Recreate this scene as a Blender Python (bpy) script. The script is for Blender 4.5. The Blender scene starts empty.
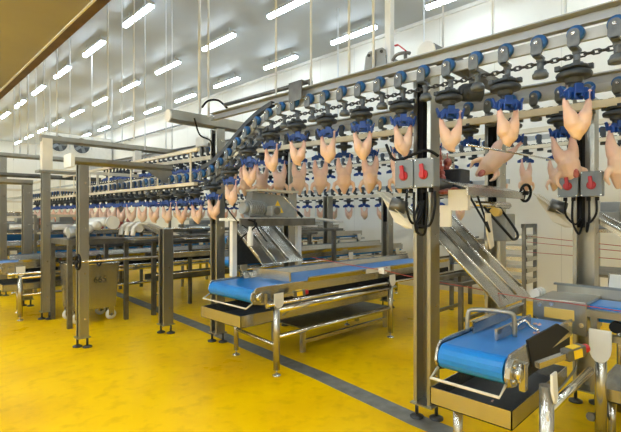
import bpy, bmesh, math, random
from mathutils import Vector, Matrix
random.seed(7)
PI = math.pi
SC = bpy.context.scene
COL = SC.collection
EYE = 1.6
F = 440.0
S2 = math.sqrt(2)

# ------------------------------------------------------------------ camera
cd = bpy.data.cameras.new('camera'); cam = bpy.data.objects.new('camera', cd); COL.objects.link(cam)
cam.location = (0, 0, EYE); cam.rotation_euler = (PI/2, 0, -PI/4)
cd.sensor_width = 36; cd.lens = F/621*36; cd.clip_start = .05; cd.clip_end = 200
SC.camera = cam
SC.view_settings.view_transform = 'Standard'; SC.view_settings.look = 'None'
SC.view_settings.gamma = 1; SC.view_settings.use_curve_mapping = False
SC.view_settings.exposure = 0.18
try:
    SC.cycles.use_denoising = True; SC.cycles.max_bounces = 8; SC.cycles.diffuse_bounces = 4
    SC.cycles.glossy_bounces = 4; SC.cycles.use_light_tree = True
    SC.cycles.caustics_reflective = False; SC.cycles.caustics_refractive = False
    SC.cycles.sample_clamp_indirect = 4; SC.cycles.sample_clamp_direct = 14
except Exception: pass
w = bpy.data.worlds.new('world'); SC.world = w; w.use_nodes = True
w.node_tree.nodes['Background'].inputs[0].default_value = (.8, .85, .9, 1)
w.node_tree.nodes['Background'].inputs[1].default_value = .05

# measuring aid: a sight line from the photo's viewpoint to a plane of the room
def at(px, py, X=None, Y=None, Z=None):
    o = (px-310.5)/F
    if X is not None: d = X*S2/(1+o)
    elif Y is not None: d = Y*S2/(1-o)
    else: d = (EYE-Z)*F/(py-216)
    return Vector((d*(1+o)/S2, d*(1-o)/S2, EYE-(py-216)*d/F))

# ------------------------------------------------------------------ materials
def mat(name, col, rough=.5, metal=0, noise=0, nscale=8, bump=0, col2=None, coat=0, emit=None, stretch=None, spec=.5, sss=0):
    m = bpy.data.materials.new(name); m.use_nodes = True
    nt = m.node_tree; b = nt.nodes['Principled BSDF']
    b.inputs['Base Color'].default_value = (*col, 1); b.inputs['Roughness'].default_value = rough
    b.inputs['Metallic'].default_value = metal; b.inputs['Specular IOR Level'].default_value = spec
    if coat: b.inputs['Coat Weight'].default_value = coat; b.inputs['Coat Roughness'].default_value = .06
    if sss:
        b.inputs['Subsurface Weight'].default_value = sss
        b.inputs['Subsurface Radius'].default_value = (.02, .008, .005)
    if emit:
        b.inputs['Emission Color'].default_value = (*emit[0], 1); b.inputs['Emission Strength'].default_value = emit[1]
    if noise or bump or col2:
        tc = nt.nodes.new('ShaderNodeTexCoord'); mp = nt.nodes.new('ShaderNodeMapping')
        nt.links.new(tc.outputs['Object'], mp.inputs[0])
        if stretch: mp.inputs['Scale'].default_value = stretch
        n = nt.nodes.new('ShaderNodeTexNoise'); n.inputs['Scale'].default_value = nscale; n.inputs['Detail'].default_value = 5
        nt.links.new(mp.outputs[0], n.inputs[0])
        if col2 or noise:
            r = nt.nodes.new('ShaderNodeValToRGB')
            c2 = col2 or tuple(max(0, c*(1-noise)) for c in col)
            r.color_ramp.elements[0].position = .32; r.color_ramp.elements[0].color = (*c2, 1)
            r.color_ramp.elements[1].position = .66; r.color_ramp.elements[1].color = (*col, 1)
            nt.links.new(n.outputs[0], r.inputs[0]); nt.links.new(r.outputs[0], b.inputs['Base Color'])
        if bump:
            bp = nt.nodes.new('ShaderNodeBump'); bp.inputs['Strength'].default_value = bump; bp.inputs['Distance'].default_value = .01
            nt.links.new(n.outputs[0], bp.inputs['Height']); nt.links.new(bp.outputs[0], b.inputs['Normal'])
    return m
M = {}
M['steel'] = mat('brushed_stainless', (.52, .505, .46), .24, .92, noise=.10, nscale=30, stretch=(1, 1, .15))
M['post'] = mat('satin_stainless_post', (.38, .37, .325), .32, .85, noise=.10, nscale=6, stretch=(2, 2, .2))
M['dull'] = mat('dull_stainless', (.20, .195, .18), .40, .8, noise=.35, nscale=9)
M['chrome'] = mat('polished_tube', (.78, .77, .74), .16, 1)
M['beam'] = mat('galvanised_beam', (.44, .455, .465), .45, .25, noise=.3, nscale=5, stretch=(1, .3, 1))
M['track'] = mat('aluminium_track', (.50, .52, .53), .4, .2, noise=.15, nscale=7)
M['cream'] = mat('cream_plastic', (.80, .73, .58), .5, 0, noise=.12, nscale=4)
M['white'] = mat('white_plastic', (.82, .80, .74), .4, 0, noise=.08, nscale=6)
M['blue'] = mat('blue_shackle_plastic', (.007, .062, .33), .38, 0, noise=.25, nscale=20)
M['wheel'] = mat('blue_wheel_nylon', (.012, .10, .30), .4)
M['bracket'] = mat('cast_bracket', (.15, .17, .195), .45, .15, noise=.3, nscale=25)
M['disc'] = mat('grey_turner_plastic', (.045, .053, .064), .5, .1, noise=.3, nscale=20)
M['chain'] = mat('dark_chain_steel', (.07, .07, .07), .38, .7)
M['bolt'] = mat('bolt_steel', (.75, .75, .74), .25, 1)
M['belt'] = mat('blue_belt', (.006, .22, .66), .28, 0, noise=.1, nscale=5, bump=.03)
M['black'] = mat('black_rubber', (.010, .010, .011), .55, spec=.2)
M['red'] = mat('red_plastic', (.48, .015, .02), .4)
M['yellow'] = mat('yellow_plastic', (.85, .55, .02), .4)
M['amber'] = mat('amber_plate', (.75, .50, .12), .35)
M['grey'] = mat('grey_enclosure', (.20, .22, .235), .45, .1, noise=.08, nscale=9)
M['motor'] = mat('grey_motor_paint', (.33, .34, .33), .4, .3, noise=.15, nscale=10)
M['meat'] = mat('red_meat', (.38, .05, .04), .35, 0, col2=(.55, .2, .16), nscale=30)
M['scrap'] = mat('pink_scrap', (.72, .36, .28), .35, 0, col2=(.8, .52, .42), nscale=30)
M['lamp'] = mat('lamp_diffuser', (1, 1, 1), .5, 0, emit=((.78, .91, 1), 21))
M['fill_lamp'] = mat('added_fill_diffuser', (1, 1, 1), .5, 0, emit=((.78, .91, 1), 38))  # glow of the added fill lamps, stronger than the ceiling rows
M['lampbox'] = mat('lamp_housing', (.55, .56, .55), .5)
M['fan'] = mat('dark_fan', (.05, .055, .06), .5)
M['rod'] = mat('white_rod', (.80, .83, .85), .4, 0)
M['soffit'] = mat('tan_soffit', (.35, .315, .225), .5, noise=.12, nscale=1.2)
M['brown'] = mat('brown_beam', (.20, .125, .075), .5, .2, noise=.35, nscale=5)
M['cord'] = mat('red_cord', (.45, .07, .05), .6)
M['ink'] = mat('dark_ink', (.03, .03, .025), .6)
M['drain'] = mat('drain_steel', (.27, .26, .23), .5, .35, noise=.35, nscale=9)

def skin_mat():
    m = bpy.data.materials.new('poultry_skin'); m.use_nodes = True; nt = m.node_tree; b = nt.nodes['Principled BSDF']
    tc = nt.nodes.new('ShaderNodeTexCoord'); sp = nt.nodes.new('ShaderNodeSeparateXYZ'); nt.links.new(tc.outputs['Generated'], sp.inputs[0])
    n = nt.nodes.new('ShaderNodeTexNoise'); n.inputs['Scale'].default_value = 22; n.inputs['Detail'].default_value = 4
    nt.links.new(tc.outputs['Object'], n.inputs[0])
    mm = nt.nodes.new('ShaderNodeMath'); mm.operation = 'MULTIPLY_ADD'; mm.inputs[1].default_value = .5; mm.inputs[2].default_value = -.25
    nt.links.new(n.outputs[0], mm.inputs[0])
    ad = nt.nodes.new('ShaderNodeMath'); nt.links.new(sp.outputs[2], ad.inputs[0]); nt.links.new(mm.outputs[0], ad.inputs[1])
    r = nt.nodes.new('ShaderNodeValToRGB'); e = r.color_ramp.elements
    e[0].position = .1; e[0].color = (.86, .58, .38, 1); e[1].position = .95; e[1].color = (.82, .52, .46, 1)
    k = e.new(.5); k.color = (.86, .57, .42, 1)
    nt.links.new(ad.outputs[0], r.inputs[0]); nt.links.new(r.outputs[0], b.inputs['Base Color'])
    b.inputs['Roughness'].default_value = .38
    b.inputs['Subsurface Weight'].default_value = .15; b.inputs['Subsurface Radius'].default_value = (.02, .008, .005)
    bp = nt.nodes.new('ShaderNodeBump'); bp.inputs['Strength'].default_value = .25; bp.inputs['Distance'].default_value = .004
    nt.links.new(n.outputs[0], bp.inputs['Height']); nt.links.new(bp.outputs[0], b.inputs['Normal'])
    return m
M['skin'] = skin_mat()

def floor_mat():
    m = bpy.data.materials.new('yellow_epoxy_floor'); m.use_nodes = True; nt = m.node_tree; b = nt.nodes['Principled BSDF']
    tc = nt.nodes.new('ShaderNodeTexCoord')
    n1 = nt.nodes.new('ShaderNodeTexNoise'); n1.inputs['Scale'].default_value = .9; n1.inputs['Detail'].default_value = 7; n1.inputs['Roughness'].default_value = .65
    n2 = nt.nodes.new('ShaderNodeTexNoise'); n2.inputs['Scale'].default_value = 7; n2.inputs['Detail'].default_value = 6
    for n in (n1, n2): nt.links.new(tc.outputs['Object'], n.inputs[0])
    r = nt.nodes.new('ShaderNodeValToRGB'); e = r.color_ramp.elements
    e[0].position = .3; e[0].color = (.86, .46, .0005, 1); e[1].position = .55; e[1].color = (1.0, .60, .0005, 1)
    nt.links.new(n1.outputs[0], r.inputs[0])
    r2 = nt.nodes.new('ShaderNodeValToRGB'); r2.color_ramp.elements[0].position = .28; r2.color_ramp.elements[0].color = (.80, .74, .62, 1)
    r2.color_ramp.elements[1].position = .48; r2.color_ramp.elements[1].color = (1, 1, 1, 1)
    nt.links.new(n2.outputs[0], r2.inputs[0])
    mx = nt.nodes.new('ShaderNodeMix'); mx.data_type = 'RGBA'; mx.blend_type = 'MULTIPLY'; mx.inputs[0].default_value = .7
    nt.links.new(r.outputs[0], mx.inputs[6]); nt.links.new(r2.outputs[0], mx.inputs[7]); nt.links.new(mx.outputs[2], b.inputs['Base Color'])
    mr = nt.nodes.new('ShaderNodeMapRange'); mr.inputs[3].default_value = .20; mr.inputs[4].default_value = .42
    b.inputs['Specular IOR Level'].default_value = .06
    nt.links.new(n1.outputs[0], mr.inputs[0]); nt.links.new(mr.outputs[0], b.inputs['Roughness'])
    bp = nt.nodes.new('ShaderNodeBump'); bp.inputs['Strength'].default_value = .12; bp.inputs['Distance'].default_value = .01
    nt.links.new(n2.outputs[0], bp.inputs['Height']); nt.links.new(bp.outputs[0], b.inputs['Normal'])
    return m
def panel_mat(name, col, axis, pitch, dark, rough=.45):
    m = bpy.data.materials.new(name); m.use_nodes = True; nt = m.node_tree; b = nt.nodes['Principled BSDF']
    tc = nt.nodes.new('ShaderNodeTexCoord'); sp = nt.nodes.new('ShaderNodeSeparateXYZ'); nt.links.new(tc.outputs['Object'], sp.inputs[0])
    d = nt.nodes.new('ShaderNodeMath'); d.operation = 'DIVIDE'; d.inputs[1].default_value = pitch; nt.links.new(sp.outputs[axis], d.inputs[0])
    fr = nt.nodes.new('ShaderNodeMath'); fr.operation = 'FRACT'; nt.links.new(d.outputs[0], fr.inputs[0])
    lt = nt.nodes.new('ShaderNodeMath'); lt.operation = 'LESS_THAN'; lt.inputs[1].default_value = .012; nt.links.new(fr.outputs[0], lt.inputs[0])
    n = nt.nodes.new('ShaderNodeTexNoise'); n.inputs['Scale'].default_value = .6; n.inputs['Detail'].default_value = 4; nt.links.new(tc.outputs['Object'], n.inputs[0])
    r = nt.nodes.new('ShaderNodeValToRGB'); r.color_ramp.elements[0].position = .3; r.color_ramp.elements[0].color = (*[c*.93 for c in col], 1)
    r.color_ramp.elements[1].position = .65; r.color_ramp.elements[1].color = (*col, 1); nt.links.new(n.outputs[0], r.inputs[0])
    mx = nt.nodes.new('ShaderNodeMix'); mx.data_type = 'RGBA'; mx.inputs[7].default_value = (*[c*dark for c in col], 1)
    nt.links.new(lt.outputs[0], mx.inputs[0]); nt.links.new(r.outputs[0], mx.inputs[6]); nt.links.new(mx.outputs[2], b.inputs['Base Color'])
    b.inputs['Roughness'].default_value = rough
    return m
M['floor'] = floor_mat()
M['ceil'] = panel_mat('ceiling_panels', (.54, .575, .60), 0, .25, .9)
M['wall'] = panel_mat('wall_panels', (.93, .91, .84), 1, 1.2, .82)
M['wallx'] = panel_mat('wall_panels_end', (.86, .85, .80), 0, 1.2, .82)

# ------------------------------------------------------------------ mesh builder
class MB:
    def __init__(s): s.v = []; s.f = []; s.sm = []
    def add(s, vs, fs, smooth=False):
        o = len(s.v); s.v += [Vector(v) for v in vs]
        for f in fs: s.f.append(tuple(o+i for i in f)); s.sm.append(smooth)
        return s
    def box(s, x0, x1, y0, y1, z0, z1):
        v = [(x, y, z) for z in (z0, z1) for y in (y0, y1) for x in (x0, x1)]
        return s.add(v, [(0, 2, 3, 1), (4, 5, 7, 6), (0, 1, 5, 4), (2, 6, 7, 3), (0, 4, 6, 2), (1, 3, 7, 5)])
    def cbox(s, c, size, m=None):
        hx, hy, hz = [a/2 for a in size]; t = MB().box(-hx, hx, -hy, hy, -hz, hz)
        mm = Matrix.Translation(c) @ (m.to_4x4() if m else Matrix())
        return s.add([mm @ v for v in t.v], t.f)
    def bar(s, p0, p1, wd, ht, up=(0, 0, 1)):
        p0, p1 = Vector(p0), Vector(p1); a = (p1-p0); L = a.length; a.normalize(); u = Vector(up)
        if abs(a.dot(u)) > .98: u = Vector((0, 1, 0))
        r = a.cross(u).normalized(); u = r.cross(a)
        vs = [p+r*i*wd/2+u*j*ht/2 for p in (p0, p1) for j in (-1, 1) for i in (-1, 1)]
        return s.add(vs, [(0, 1, 3, 2), (4, 6, 7, 5), (0, 4, 5, 1), (2, 3, 7, 6), (0, 2, 6, 4), (1, 5, 7, 3)])
    def cyl(s, p0, p1, r0, r1=None, n=12, caps=True):
        r1 = r0 if r1 is None else r1; p0, p1 = Vector(p0), Vector(p1); a = (p1-p0).normalized()
        u = a.orthogonal().normalized(); w_ = a.cross(u)
        vs = []
        for p, r in ((p0, r0), (p1, r1)):
            vs += [p+(u*math.cos(2*PI*i/n)+w_*math.sin(2*PI*i/n))*r for i in range(n)]
        s.add(vs, [(i, (i+1) % n, n+(i+1) % n, n+i) for i in range(n)], True)
        if caps: s.add(vs, [tuple(range(n-1, -1, -1)), tuple(range(n, 2*n))])
        return s
    def tube(s, pts, r, n=8, closed=False, smooth=0):
        P = [Vector(p) for p in pts]
        if smooth:
            Q = []; m_ = len(P)
            rng = range(m_ if closed else m_-1)
            for i in rng:
                p0 = P[i-1] if (i > 0 or closed) else P[0]; p1 = P[i]; p2 = P[(i+1) % m_]; p3 = P[(i+2) % m_] if (i+2 < m_ or closed) else P[-1]
                for k in range(smooth):
                    t = k/smooth
                    Q.append(.5*((2*p1)+(p2-p0)*t+(2*p0-5*p1+4*p2-p3)*t*t+(3*p1-p0-3*p2+p3)*t**3))
            if not closed: Q.append(P[-1])
            P = Q
        N = len(P); vs = []; u = None
        for i in range(N):
            if closed: a = (P[(i+1) % N]-P[i-1])
            else: a = P[min(i+1, N-1)]-P[max(i-1, 0)]
            a.normalize()
            if u is None: u = a.orthogonal().normalized()
            else: u = (u-a*u.dot(a)).normalized()
            w_ = a.cross(u)
            vs += [P[i]+(u*math.cos(2*PI*k/n)+w_*math.sin(2*PI*k/n))*r for k in range(n)]
        fs = []
        for i in range(N if closed else N-1):
            j = (i+1) % N
            fs += [(i*n+k, i*n+(k+1) % n, j*n+(k+1) % n, j*n+k) for k in range(n)]
        s.add(vs, fs, True)
        if not closed: s.add([vs[k] for k in range(n)]+[vs[(N-1)*n+k] for k in range(n)], [tuple(range(n-1, -1, -1)), tuple(range(n, 2*n))])
        return s
    def prism(s, poly, e, t):       # poly: 3-D points in a plane, extruded by vector e
        n = len(poly); e = Vector(e); vs = [Vector(p) for p in poly]+[Vector(p)+e for p in poly]
        return s.add(vs, [tuple(range(n-1, -1, -1)), tuple(range(n, 2*n))]+[(i, (i+1) % n, n+(i+1) % n, n+i) for i in range(n)], t)
    def extr(s, pts2, axis, a0, a1, smooth=False):   # closed 2-D outline swept along an axis
        def P(u, v, a): return {'x': (a, u, v), 'y': (u, a, v), 'z': (u, v, a)}[axis]
        n = len(pts2); vs = [P(u, v, a0) for u, v in pts2]+[P(u, v, a1) for u, v in pts2]
        s.add(vs, [(i, (i+1) % n, n+(i+1) % n, n+i) for i in range(n)], smooth)
        return s.add(vs, [tuple(range(n-1, -1, -1)), tuple(range(n, 2*n))])
    def lathe(s, prof, c, axis='z', n=16):
        c = Vector(c); vs = []
        for r, h in prof:
            for k in range(n):
                x, y = r*math.cos(2*PI*k/n), r*math.sin(2*PI*k/n)
                vs.append(c+Vector({'z': (x, y, h), 'x': (h, x, y), 'y': (x, h, y)}[axis]))
        fs = [(i*n+k, i*n+(k+1) % n, (i+1)*n+(k+1) % n, (i+1)*n+k) for i in range(len(prof)-1) for k in range(n)]
        s.add(vs, fs, True); m_ = (len(prof)-1)*n
        return s.add(vs, [tuple(range(n-1, -1, -1)), tuple(range(m_, m_+n))])
    def sph(s, c, rad, n=10, m=None):
        c = Vector(c); rx, ry, rz = rad if hasattr(rad, '__len__') else (rad,)*3; vs = []; h = n//2+1
        for i in range(h+1):
            th = PI*i/h
            for k in range(n):
                p = Vector((rx*math.sin(th)*math.cos(2*PI*k/n), ry*math.sin(th)*math.sin(2*PI*k/n), rz*math.cos(th)))
                vs.append(c+(m @ p if m else p))
        return s.add(vs, [(i*n+k, (i+1)*n+k, (i+1)*n+(k+1) % n, i*n+(k+1) % n) for i in range(h) for k in range(n)], True)
    def mesh(s, name, off=(0, 0, 0)):
        me = bpy.data.meshes.new(name); o = Vector(off)
        me.from_pydata([tuple(v-o) for v in s.v], [], s.f); me.polygons.foreach_set('use_smooth', s.sm)
        bm = bmesh.new(); bm.from_mesh(me); bmesh.ops.remove_doubles(bm, verts=bm.verts, dist=1e-5)
        bmesh.ops.dissolve_degenerate(bm, edges=bm.edges, dist=1e-5)
        bmesh.ops.recalc_face_normals(bm, faces=bm.faces); bm.to_mesh(me); bm.free()
        return me

ORG = {}
def link(o, parent=None):
    COL.objects.link(o)
    if parent: o.parent = parent
    return o
def tag(o, label, cat, group=None, kind=None):
    o['label'] = label; o['category'] = cat
    if group: o['group'] = group
    if kind: o['kind'] = kind
    return o
def thing(name, label, cat, loc=(0, 0, 0), group=None):
    o = bpy.data.objects.new(name, None); o.empty_display_size = .1; o.location = loc; link(o); ORG[o.name] = Vector(loc)
    return tag(o, label, cat, group)
def part(name, mb, m, parent, bevel=0, label=None, seg=2):
    off = ORG[parent.name]
    o = bpy.data.objects.new(name, mb.mesh(name, off)); o.data.materials.append(M[m]); link(o, parent); ORG[o.name] = off
    if bevel:
        b = o.modifiers.new('bevel', 'BEVEL'); b.width = bevel; b.segments = seg; b.limit_method = 'ANGLE'; b.angle_limit = .7; b.harden_normals = False
    if label: o['label'] = label
    return o
def solo(name, mb, m, label, cat, loc=None, group=None, bevel=0, kind=None):
    if loc is None:
        loc = Vector((sum(v.x for v in mb.v), sum(v.y for v in mb.v), 0))/len(mb.v); loc.z = min(v.z for v in mb.v)
    loc = Vector(loc)
    o = bpy.data.objects.new(name, mb.mesh(name, loc)); o.location = loc; o.data.materials.append(M[m]); link(o); ORG[o.name] = loc
    if bevel:
        b = o.modifiers.new('bevel', 'BEVEL'); b.width = bevel; b.segments = 2; b.limit_method = 'ANGLE'; b.angle_limit = .7
    return tag(o, label, cat, group, kind)
def struct(name, mb, m, parent=None):
    o = bpy.data.objects.new(name, mb.mesh(name)); o.data.materials.append(M[m]); link(o, parent); ORG[o.name] = Vector((0, 0, 0))
    if not parent: o['kind'] = 'structure'
    return o
def dup(root, loc, label=None, rot=None, group=None, name=None):
    r = root.copy(); COL.objects.link(r); r.location = loc; ORG[r.name] = Vector(loc)
    if rot is not None: r.rotation_euler = rot
    if label: r['label'] = label
    if group: r['group'] = group
    for ch in list(root.children):
        c = ch.copy(); COL.objects.link(c); c.parent = r
        for g in list(ch.children):
            d = g.copy(); COL.objects.link(d); d.parent = c
    return r
ONES = 'zeroth first second third fourth fifth sixth seventh eighth ninth tenth eleventh twelfth thirteenth fourteenth fifteenth sixteenth seventeenth eighteenth nineteenth'.split()
TENS = {2: 'twent', 3: 'thirt', 4: 'fort', 5: 'fift', 6: 'sixt', 7: 'sevent', 8: 'eight', 9: 'ninet'}
def nth(n):
    if n < 20: return ONES[n]
    t, u = divmod(n, 10)
    return TENS[t]+('ieth' if u == 0 else 'y-'+ONES[u])

# ================================================================== SETTING
XW, YF, XB, YB, H = 8.8, 31.0, -6.0, -6.0, 6.0
struct('floor', MB().box(XB, XW, YB, YF, -.2, 0), 'floor')
struct('ceiling', MB().box(XB, XW, YB, YF, H, H+.2), 'ceil')
struct('wall_right', MB().box(XW, XW+.2, YB, YF, 0, H), 'wall')
struct('wall_far', MB().box(XB, XW+.2, YF, YF+.2, 0, H), 'wallx')
struct('wall_left', MB().box(XB-.2, XB, YB, YF, 0, H), 'wall')
struct('wall_back', MB().box(XB-.2, XW+.2, YB-.2, YB, 0, H), 'wallx')
struct('trim_1', MB().box(XW-.04, XW, YB, YF, H-.08, H), 'white')
struct('trim_2', MB().box(XB, XW, YF-.04, YF, H-.08, H), 'white')
struct('baseboard_right', MB().box(XW-.03, XW, YB, YF, 0, .15), 'cream')
# drain channel set in the floor, very slightly proud
def drain():
    P = [(2.86, .2), (2.93, 1.84), (3.09, 3.05), (3.28, 5.6), (3.47, 8.75), (3.6, 14)]
    mb = MB(); vs = []
    for x, y in P: vs += [(x-.005, y, .004), (x+.19, y, .004)]
    mb.add(vs, [(2*i, 2*i+1, 2*i+3, 2*i+2) for i in range(len(P)-1)])
    vs2 = [(x, y, -.02) for x, y, z in vs]
    mb.add(vs+vs2, [(2*i, 2*i+2, 2*i+2+len(vs), 2*i+len(vs)) for i in range(len(P)-1)]+[(2*i+1, 2*i+3, 2*i+3+len(vs), 2*i+1+len(vs)) for i in range(len(P)-1)])
    o = struct('trim_3', mb, 'drain'); o['label'] = 'grey steel drain channel running across the yellow floor'
drain()
# soffit overhead at left with brown beam along its edge
so = struct('trim_4', MB().box(XB, 1.38, YB, 13, 3.5, 3.62), 'soffit')
struct('trim_5', MB().box(1.38, 1.40, YB, 13, 3.49, 3.62), 'white')
struct('trim_6', MB().box(1.405, 1.53, YB, 13, 3.54, 3.72), 'brown')

# ------------------------------------------------------------------ ceiling lamps
def lamp_proto(dm='lamp'):
    t = thing('ceiling_lamp', 'x', 'ceiling lamp', (0, 0, 5.78), 'strip lamps hanging in rows under the ceiling')
    o = Vector((0, 0, 5.78)); part('housing', MB().box(-.06, .06, -.66, .66, 5.80, 5.86), 'lampbox', t)
    pr = [(-.055, 5.80), (-.05, 5.755), (-.03, 5.735), (.03, 5.735), (.05, 5.755), (.055, 5.80)]
    part('diffuser', MB().extr(pr, 'y', -.65, .65), dm, t)
    for s in (-1, 1): part('hanger', MB().box(-.012, .012, s*.45-.012, s*.45+.012, 5.86, 6.0), 'lampbox', t)
    return t
lp = lamp_proto(); first = True
rows = {2: 'nearest the right wall', 1: 'second from the right wall', 0: 'third from the right wall', -1: 'added unseen, fourth from the right wall', -2: 'fifth from the right wall', -3: 'sixth from the right wall', -4: 'seventh from the right wall'}  # fourth row is out of view, added to brighten the foreground floor
cnt = 0
for ri in range(-4, 3):
    X = 5.92+1.97*(ri-1)
    k = 0
    for j in range(-4, 10):
        Y = 6.50+2.56*j
        if Y > YF-.9 or Y < YB+.8: continue
        if X < 1.7 and Y < 13.5: continue
        k += 1
        vis = X > 0 and Y > 2
        lab = f'added unseen fill lamp, {nth(k)} from the near end, row {rows[ri]}'
        if first: lp.location = (X, Y, 5.78); lp['label'] = lab; first = False
        else: dup(lp, (X, Y, 5.78), lab)

lp2 = lamp_proto('fill_lamp'); first = True  # fill lamps added out of view to brighten the foreground
lowrows = ['nearest the walkway', 'in the middle', 'farthest from the walkway']
for ri, X in enumerate((-.3, -2.4, -4.6)):
    for k, Y in enumerate((-4.8, -2.6, -.4, 1.8, 4.0, 6.2, 8.4, 10.6)):
        lab = f'added unseen fill lamp, {nth(k+1)} from the back, low tan ceiling, row {lowrows[ri]}'
        o = lp2 if first else dup(lp2, (X, Y, 3.28), lab)
        o.location = (X, Y, 3.28); o['label'] = lab; o['group'] = 'added fill lamps under the low tan ceiling'; first = False
# ================================================================== TROLLEYS, SHACKLES, BIRDS
def trolley_proto(name, kind):
    t = thing(name, 'x', 'conveyor trolley', (0, 0, 0), 'g')
    # bracket plate with rounded head on the near side of the track, neck bending under the track
    hd = [(.032*math.sin(a), .032*math.cos(a)) for a in [PI*i/8-PI/2 for i in range(9)]]
    pl = [(y, z) for y, z in hd]+[(.034, -.06), (.02, -.085), (-.02, -.085), (-.034, -.06)]
    mb = MB().extr(pl, 'x', -.078, -.064); mb.box(-.078, .02, -.022, .022, -.085, -.068)
    mb.box(-.02, .012, -.02, .02, -.10, -.07)
    part('bracket', mb, 'bracket', t, .003)
    part('wheel', MB().lathe([(.030, -.062), (.045, -.058), (.048, -.045), (.048, -.026), (.034, -.018)], (0, -.004, .008), 'x', 16), 'wheel', t)
    part('bolt', MB().cyl((-.088, 0, 0), (-.078, 0, 0), .011, n=8), 'bolt', t)
    mb = MB().cyl((0, 0, -.09), (0, 0, -.15), .019, n=10).lathe([(.03, -.20), (.045, -.197), (.047, -.175), (.04, -.168), (.034, -.152), (.02, -.147)], (0, 0, 0), 'z', 14)
    for s in (-.113, -.133): mb.cyl((-.021, 0, s), (-.017, 0, s), .006, n=6)
    part('stem', mb, 'bracket', t)
    if kind == 'shackle':
        mb = MB().lathe([(.035, -.165), (.075, -.17), (.078, -.188), (.04, -.192), (.04, -.204), (.092, -.207), (.097, -.22), (.092, -.236), (.05, -.24), (.045, -.265), (.03, -.275), (.028, -.31)], (0, 0.015, 0), 'z', 20)
        for a in range(4): mb.cbox((.085*math.cos(a*PI/2+.4), .015+.085*math.sin(a*PI/2+.4), -.175), (.03, .03, .03))
        part('turner_disc', mb, 'disc', t, .002)
        R = Matrix.Rotation(-PI/4, 4, 'Z') @ Matrix.Diagonal((.84, .9, 1, 1))
        mb = MB().box(-.03, .03, -.03, .03, -.335, -.275)
        for s in (-1, 1):
            mb.prism([(s*.02, -.02, -.30), (s*.06, -.02, -.295), (s*.105, -.02, -.325), (s*.112, -.02, -.352), (s*.075, -.02, -.362), (s*.02, -.02, -.345)], (0, .04, 0), False)
            mb.box(*sorted((s*.04, s*.052)), -.055, -.015, -.375, -.33); mb.box(*sorted((s*.078, s*.092)), -.055, -.015, -.375, -.325)
            mb.prism([(s*.085, -.01, -.33), (s*.115, -.01, -.285), (s*.125, -.01, -.29), (s*.108, -.01, -.345)], (0, .03, 0), False)
        mb.box(-.06, .06, .018, .03, -.362, -.325)
        mb2 = MB(); mb2.v = [R @ v for v in mb.v]; mb2.f = mb.f; mb2.sm = mb.sm
        part('shackle', mb2, 'blue', t, .004)
    return t
PROTO_P = trolley_proto('trolley', 'plain')
PROTO_S = trolley_proto('shackle_trolley', 'shackle')
def far_proto(shk):
    t = thing('far_shackle_trolley' if shk else 'far_trolley', 'x', 'conveyor trolley', (0, 0, 0), 'g')
    mb = MB().box(-.058, -.044, -.034, .034, -.085, .03).box(-.058, .02, -.02, .02, -.10, -.07).cyl((0, 0, -.09), (0, 0, -.17), .02, n=6).cyl((0, 0, -.2), (0, 0, -.165), .045, n=8)
    if shk: mb.lathe([(.04, -.204), (.105, -.21), (.1, -.236), (.04, -.245), (.028, -.31)], (0, 0, 0), 'z', 8)
    part('bracket', mb, 'disc', t)
    part('wheel', MB().cyl((-.043, .012, 0), (-.02, .012, 0), .044, n=10), 'wheel', t)
    if shk:
        R = Matrix.Rotation(-PI/4, 4, 'Z'); mb = MB().box(-.03, .03, -.03, .03, -.335, -.275)
        for s in (-1, 1): mb.prism([(s*.02, -.02, -.30), (s*.06, -.02, -.295), (s*.115, -.02, -.325), (s*.112, -.02, -.362), (s*.02, -.02, -.355)], (0, .05, 0), False)
        mb.v = [R @ v for v in mb.v]
        part('shackle', mb, 'blue', t)
    return t
FAR_P = far_proto(False); FAR_S = far_proto(True)

def blobs(chains, vox, name):
    mb = MB()
    for ch in chains:
        for (p, r), (q, s) in zip(ch[:-1], ch[1:]):
            p, q = Vector(p), Vector(q); r = r if hasattr(r, '__len__') else (r,)*3; s = s if hasattr(s, '__len__') else (s,)*3
            n = max(2, int((q-p).length/.012))
            for i in range(n+1):
                t = i/n; mb.sph(p.lerp(q, t), [r[k]*(1-t)+s[k]*t for k in range(3)], 12)
    me = mb.mesh('tmp'); o = bpy.data.objects.new('tmp', me); COL.objects.link(o)
    rm = o.modifiers.new('r', 'REMESH'); rm.mode = 'VOXEL'; rm.voxel_size = vox
    sm = o.modifiers.new('s', 'SMOOTH'); sm.factor = .5; sm.iterations = 3
    dg = bpy.context.evaluated_depsgraph_get(); out = bpy.data.meshes.new_from_object(o.evaluated_get(dg))
    bpy.data.objects.remove(o); bpy.data.meshes.remove(me); out.name = name
    for p in out.polygons: p.use_smooth = True
    out.materials.clear(); out.materials.append(M['skin'])
    return out
def half_bird(k, vox):
    r = random.Random(k); j = lambda a: r.uniform(-a, a)
    wd = .060+j(.006)
    C = []
    for s in (-1, 1):
        C.append([((s*(wd+.012), 0, .030), .018), ((s*(wd+.010), 0, 0), .0135), ((s*(wd+.008), .0, -.03), .018), ((s*(wd+.004), -.004, -.07), .024), ((s*wd*.92, -.008, -.11), (.030, .030, .032)), ((s*wd*.70, -.012, -.15), (.044, .044, .045)), ((s*.032, -.006, -.205), (.05, .05, .05))])
    C.append([((0, .006, -.175), (.06, .045, .03)), ((j(.01), .004, -.21), (.080, .060, .05)), ((.006+j(.015), 0, -.25), (.062, .052, .045)), ((.010+j(.018), 0, -.288), (.036, .034, .030)), ((.014+j(.018), 0, -.315), (.015, .016, .016))])
    return blobs(C, vox, 'half_bird')
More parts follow.
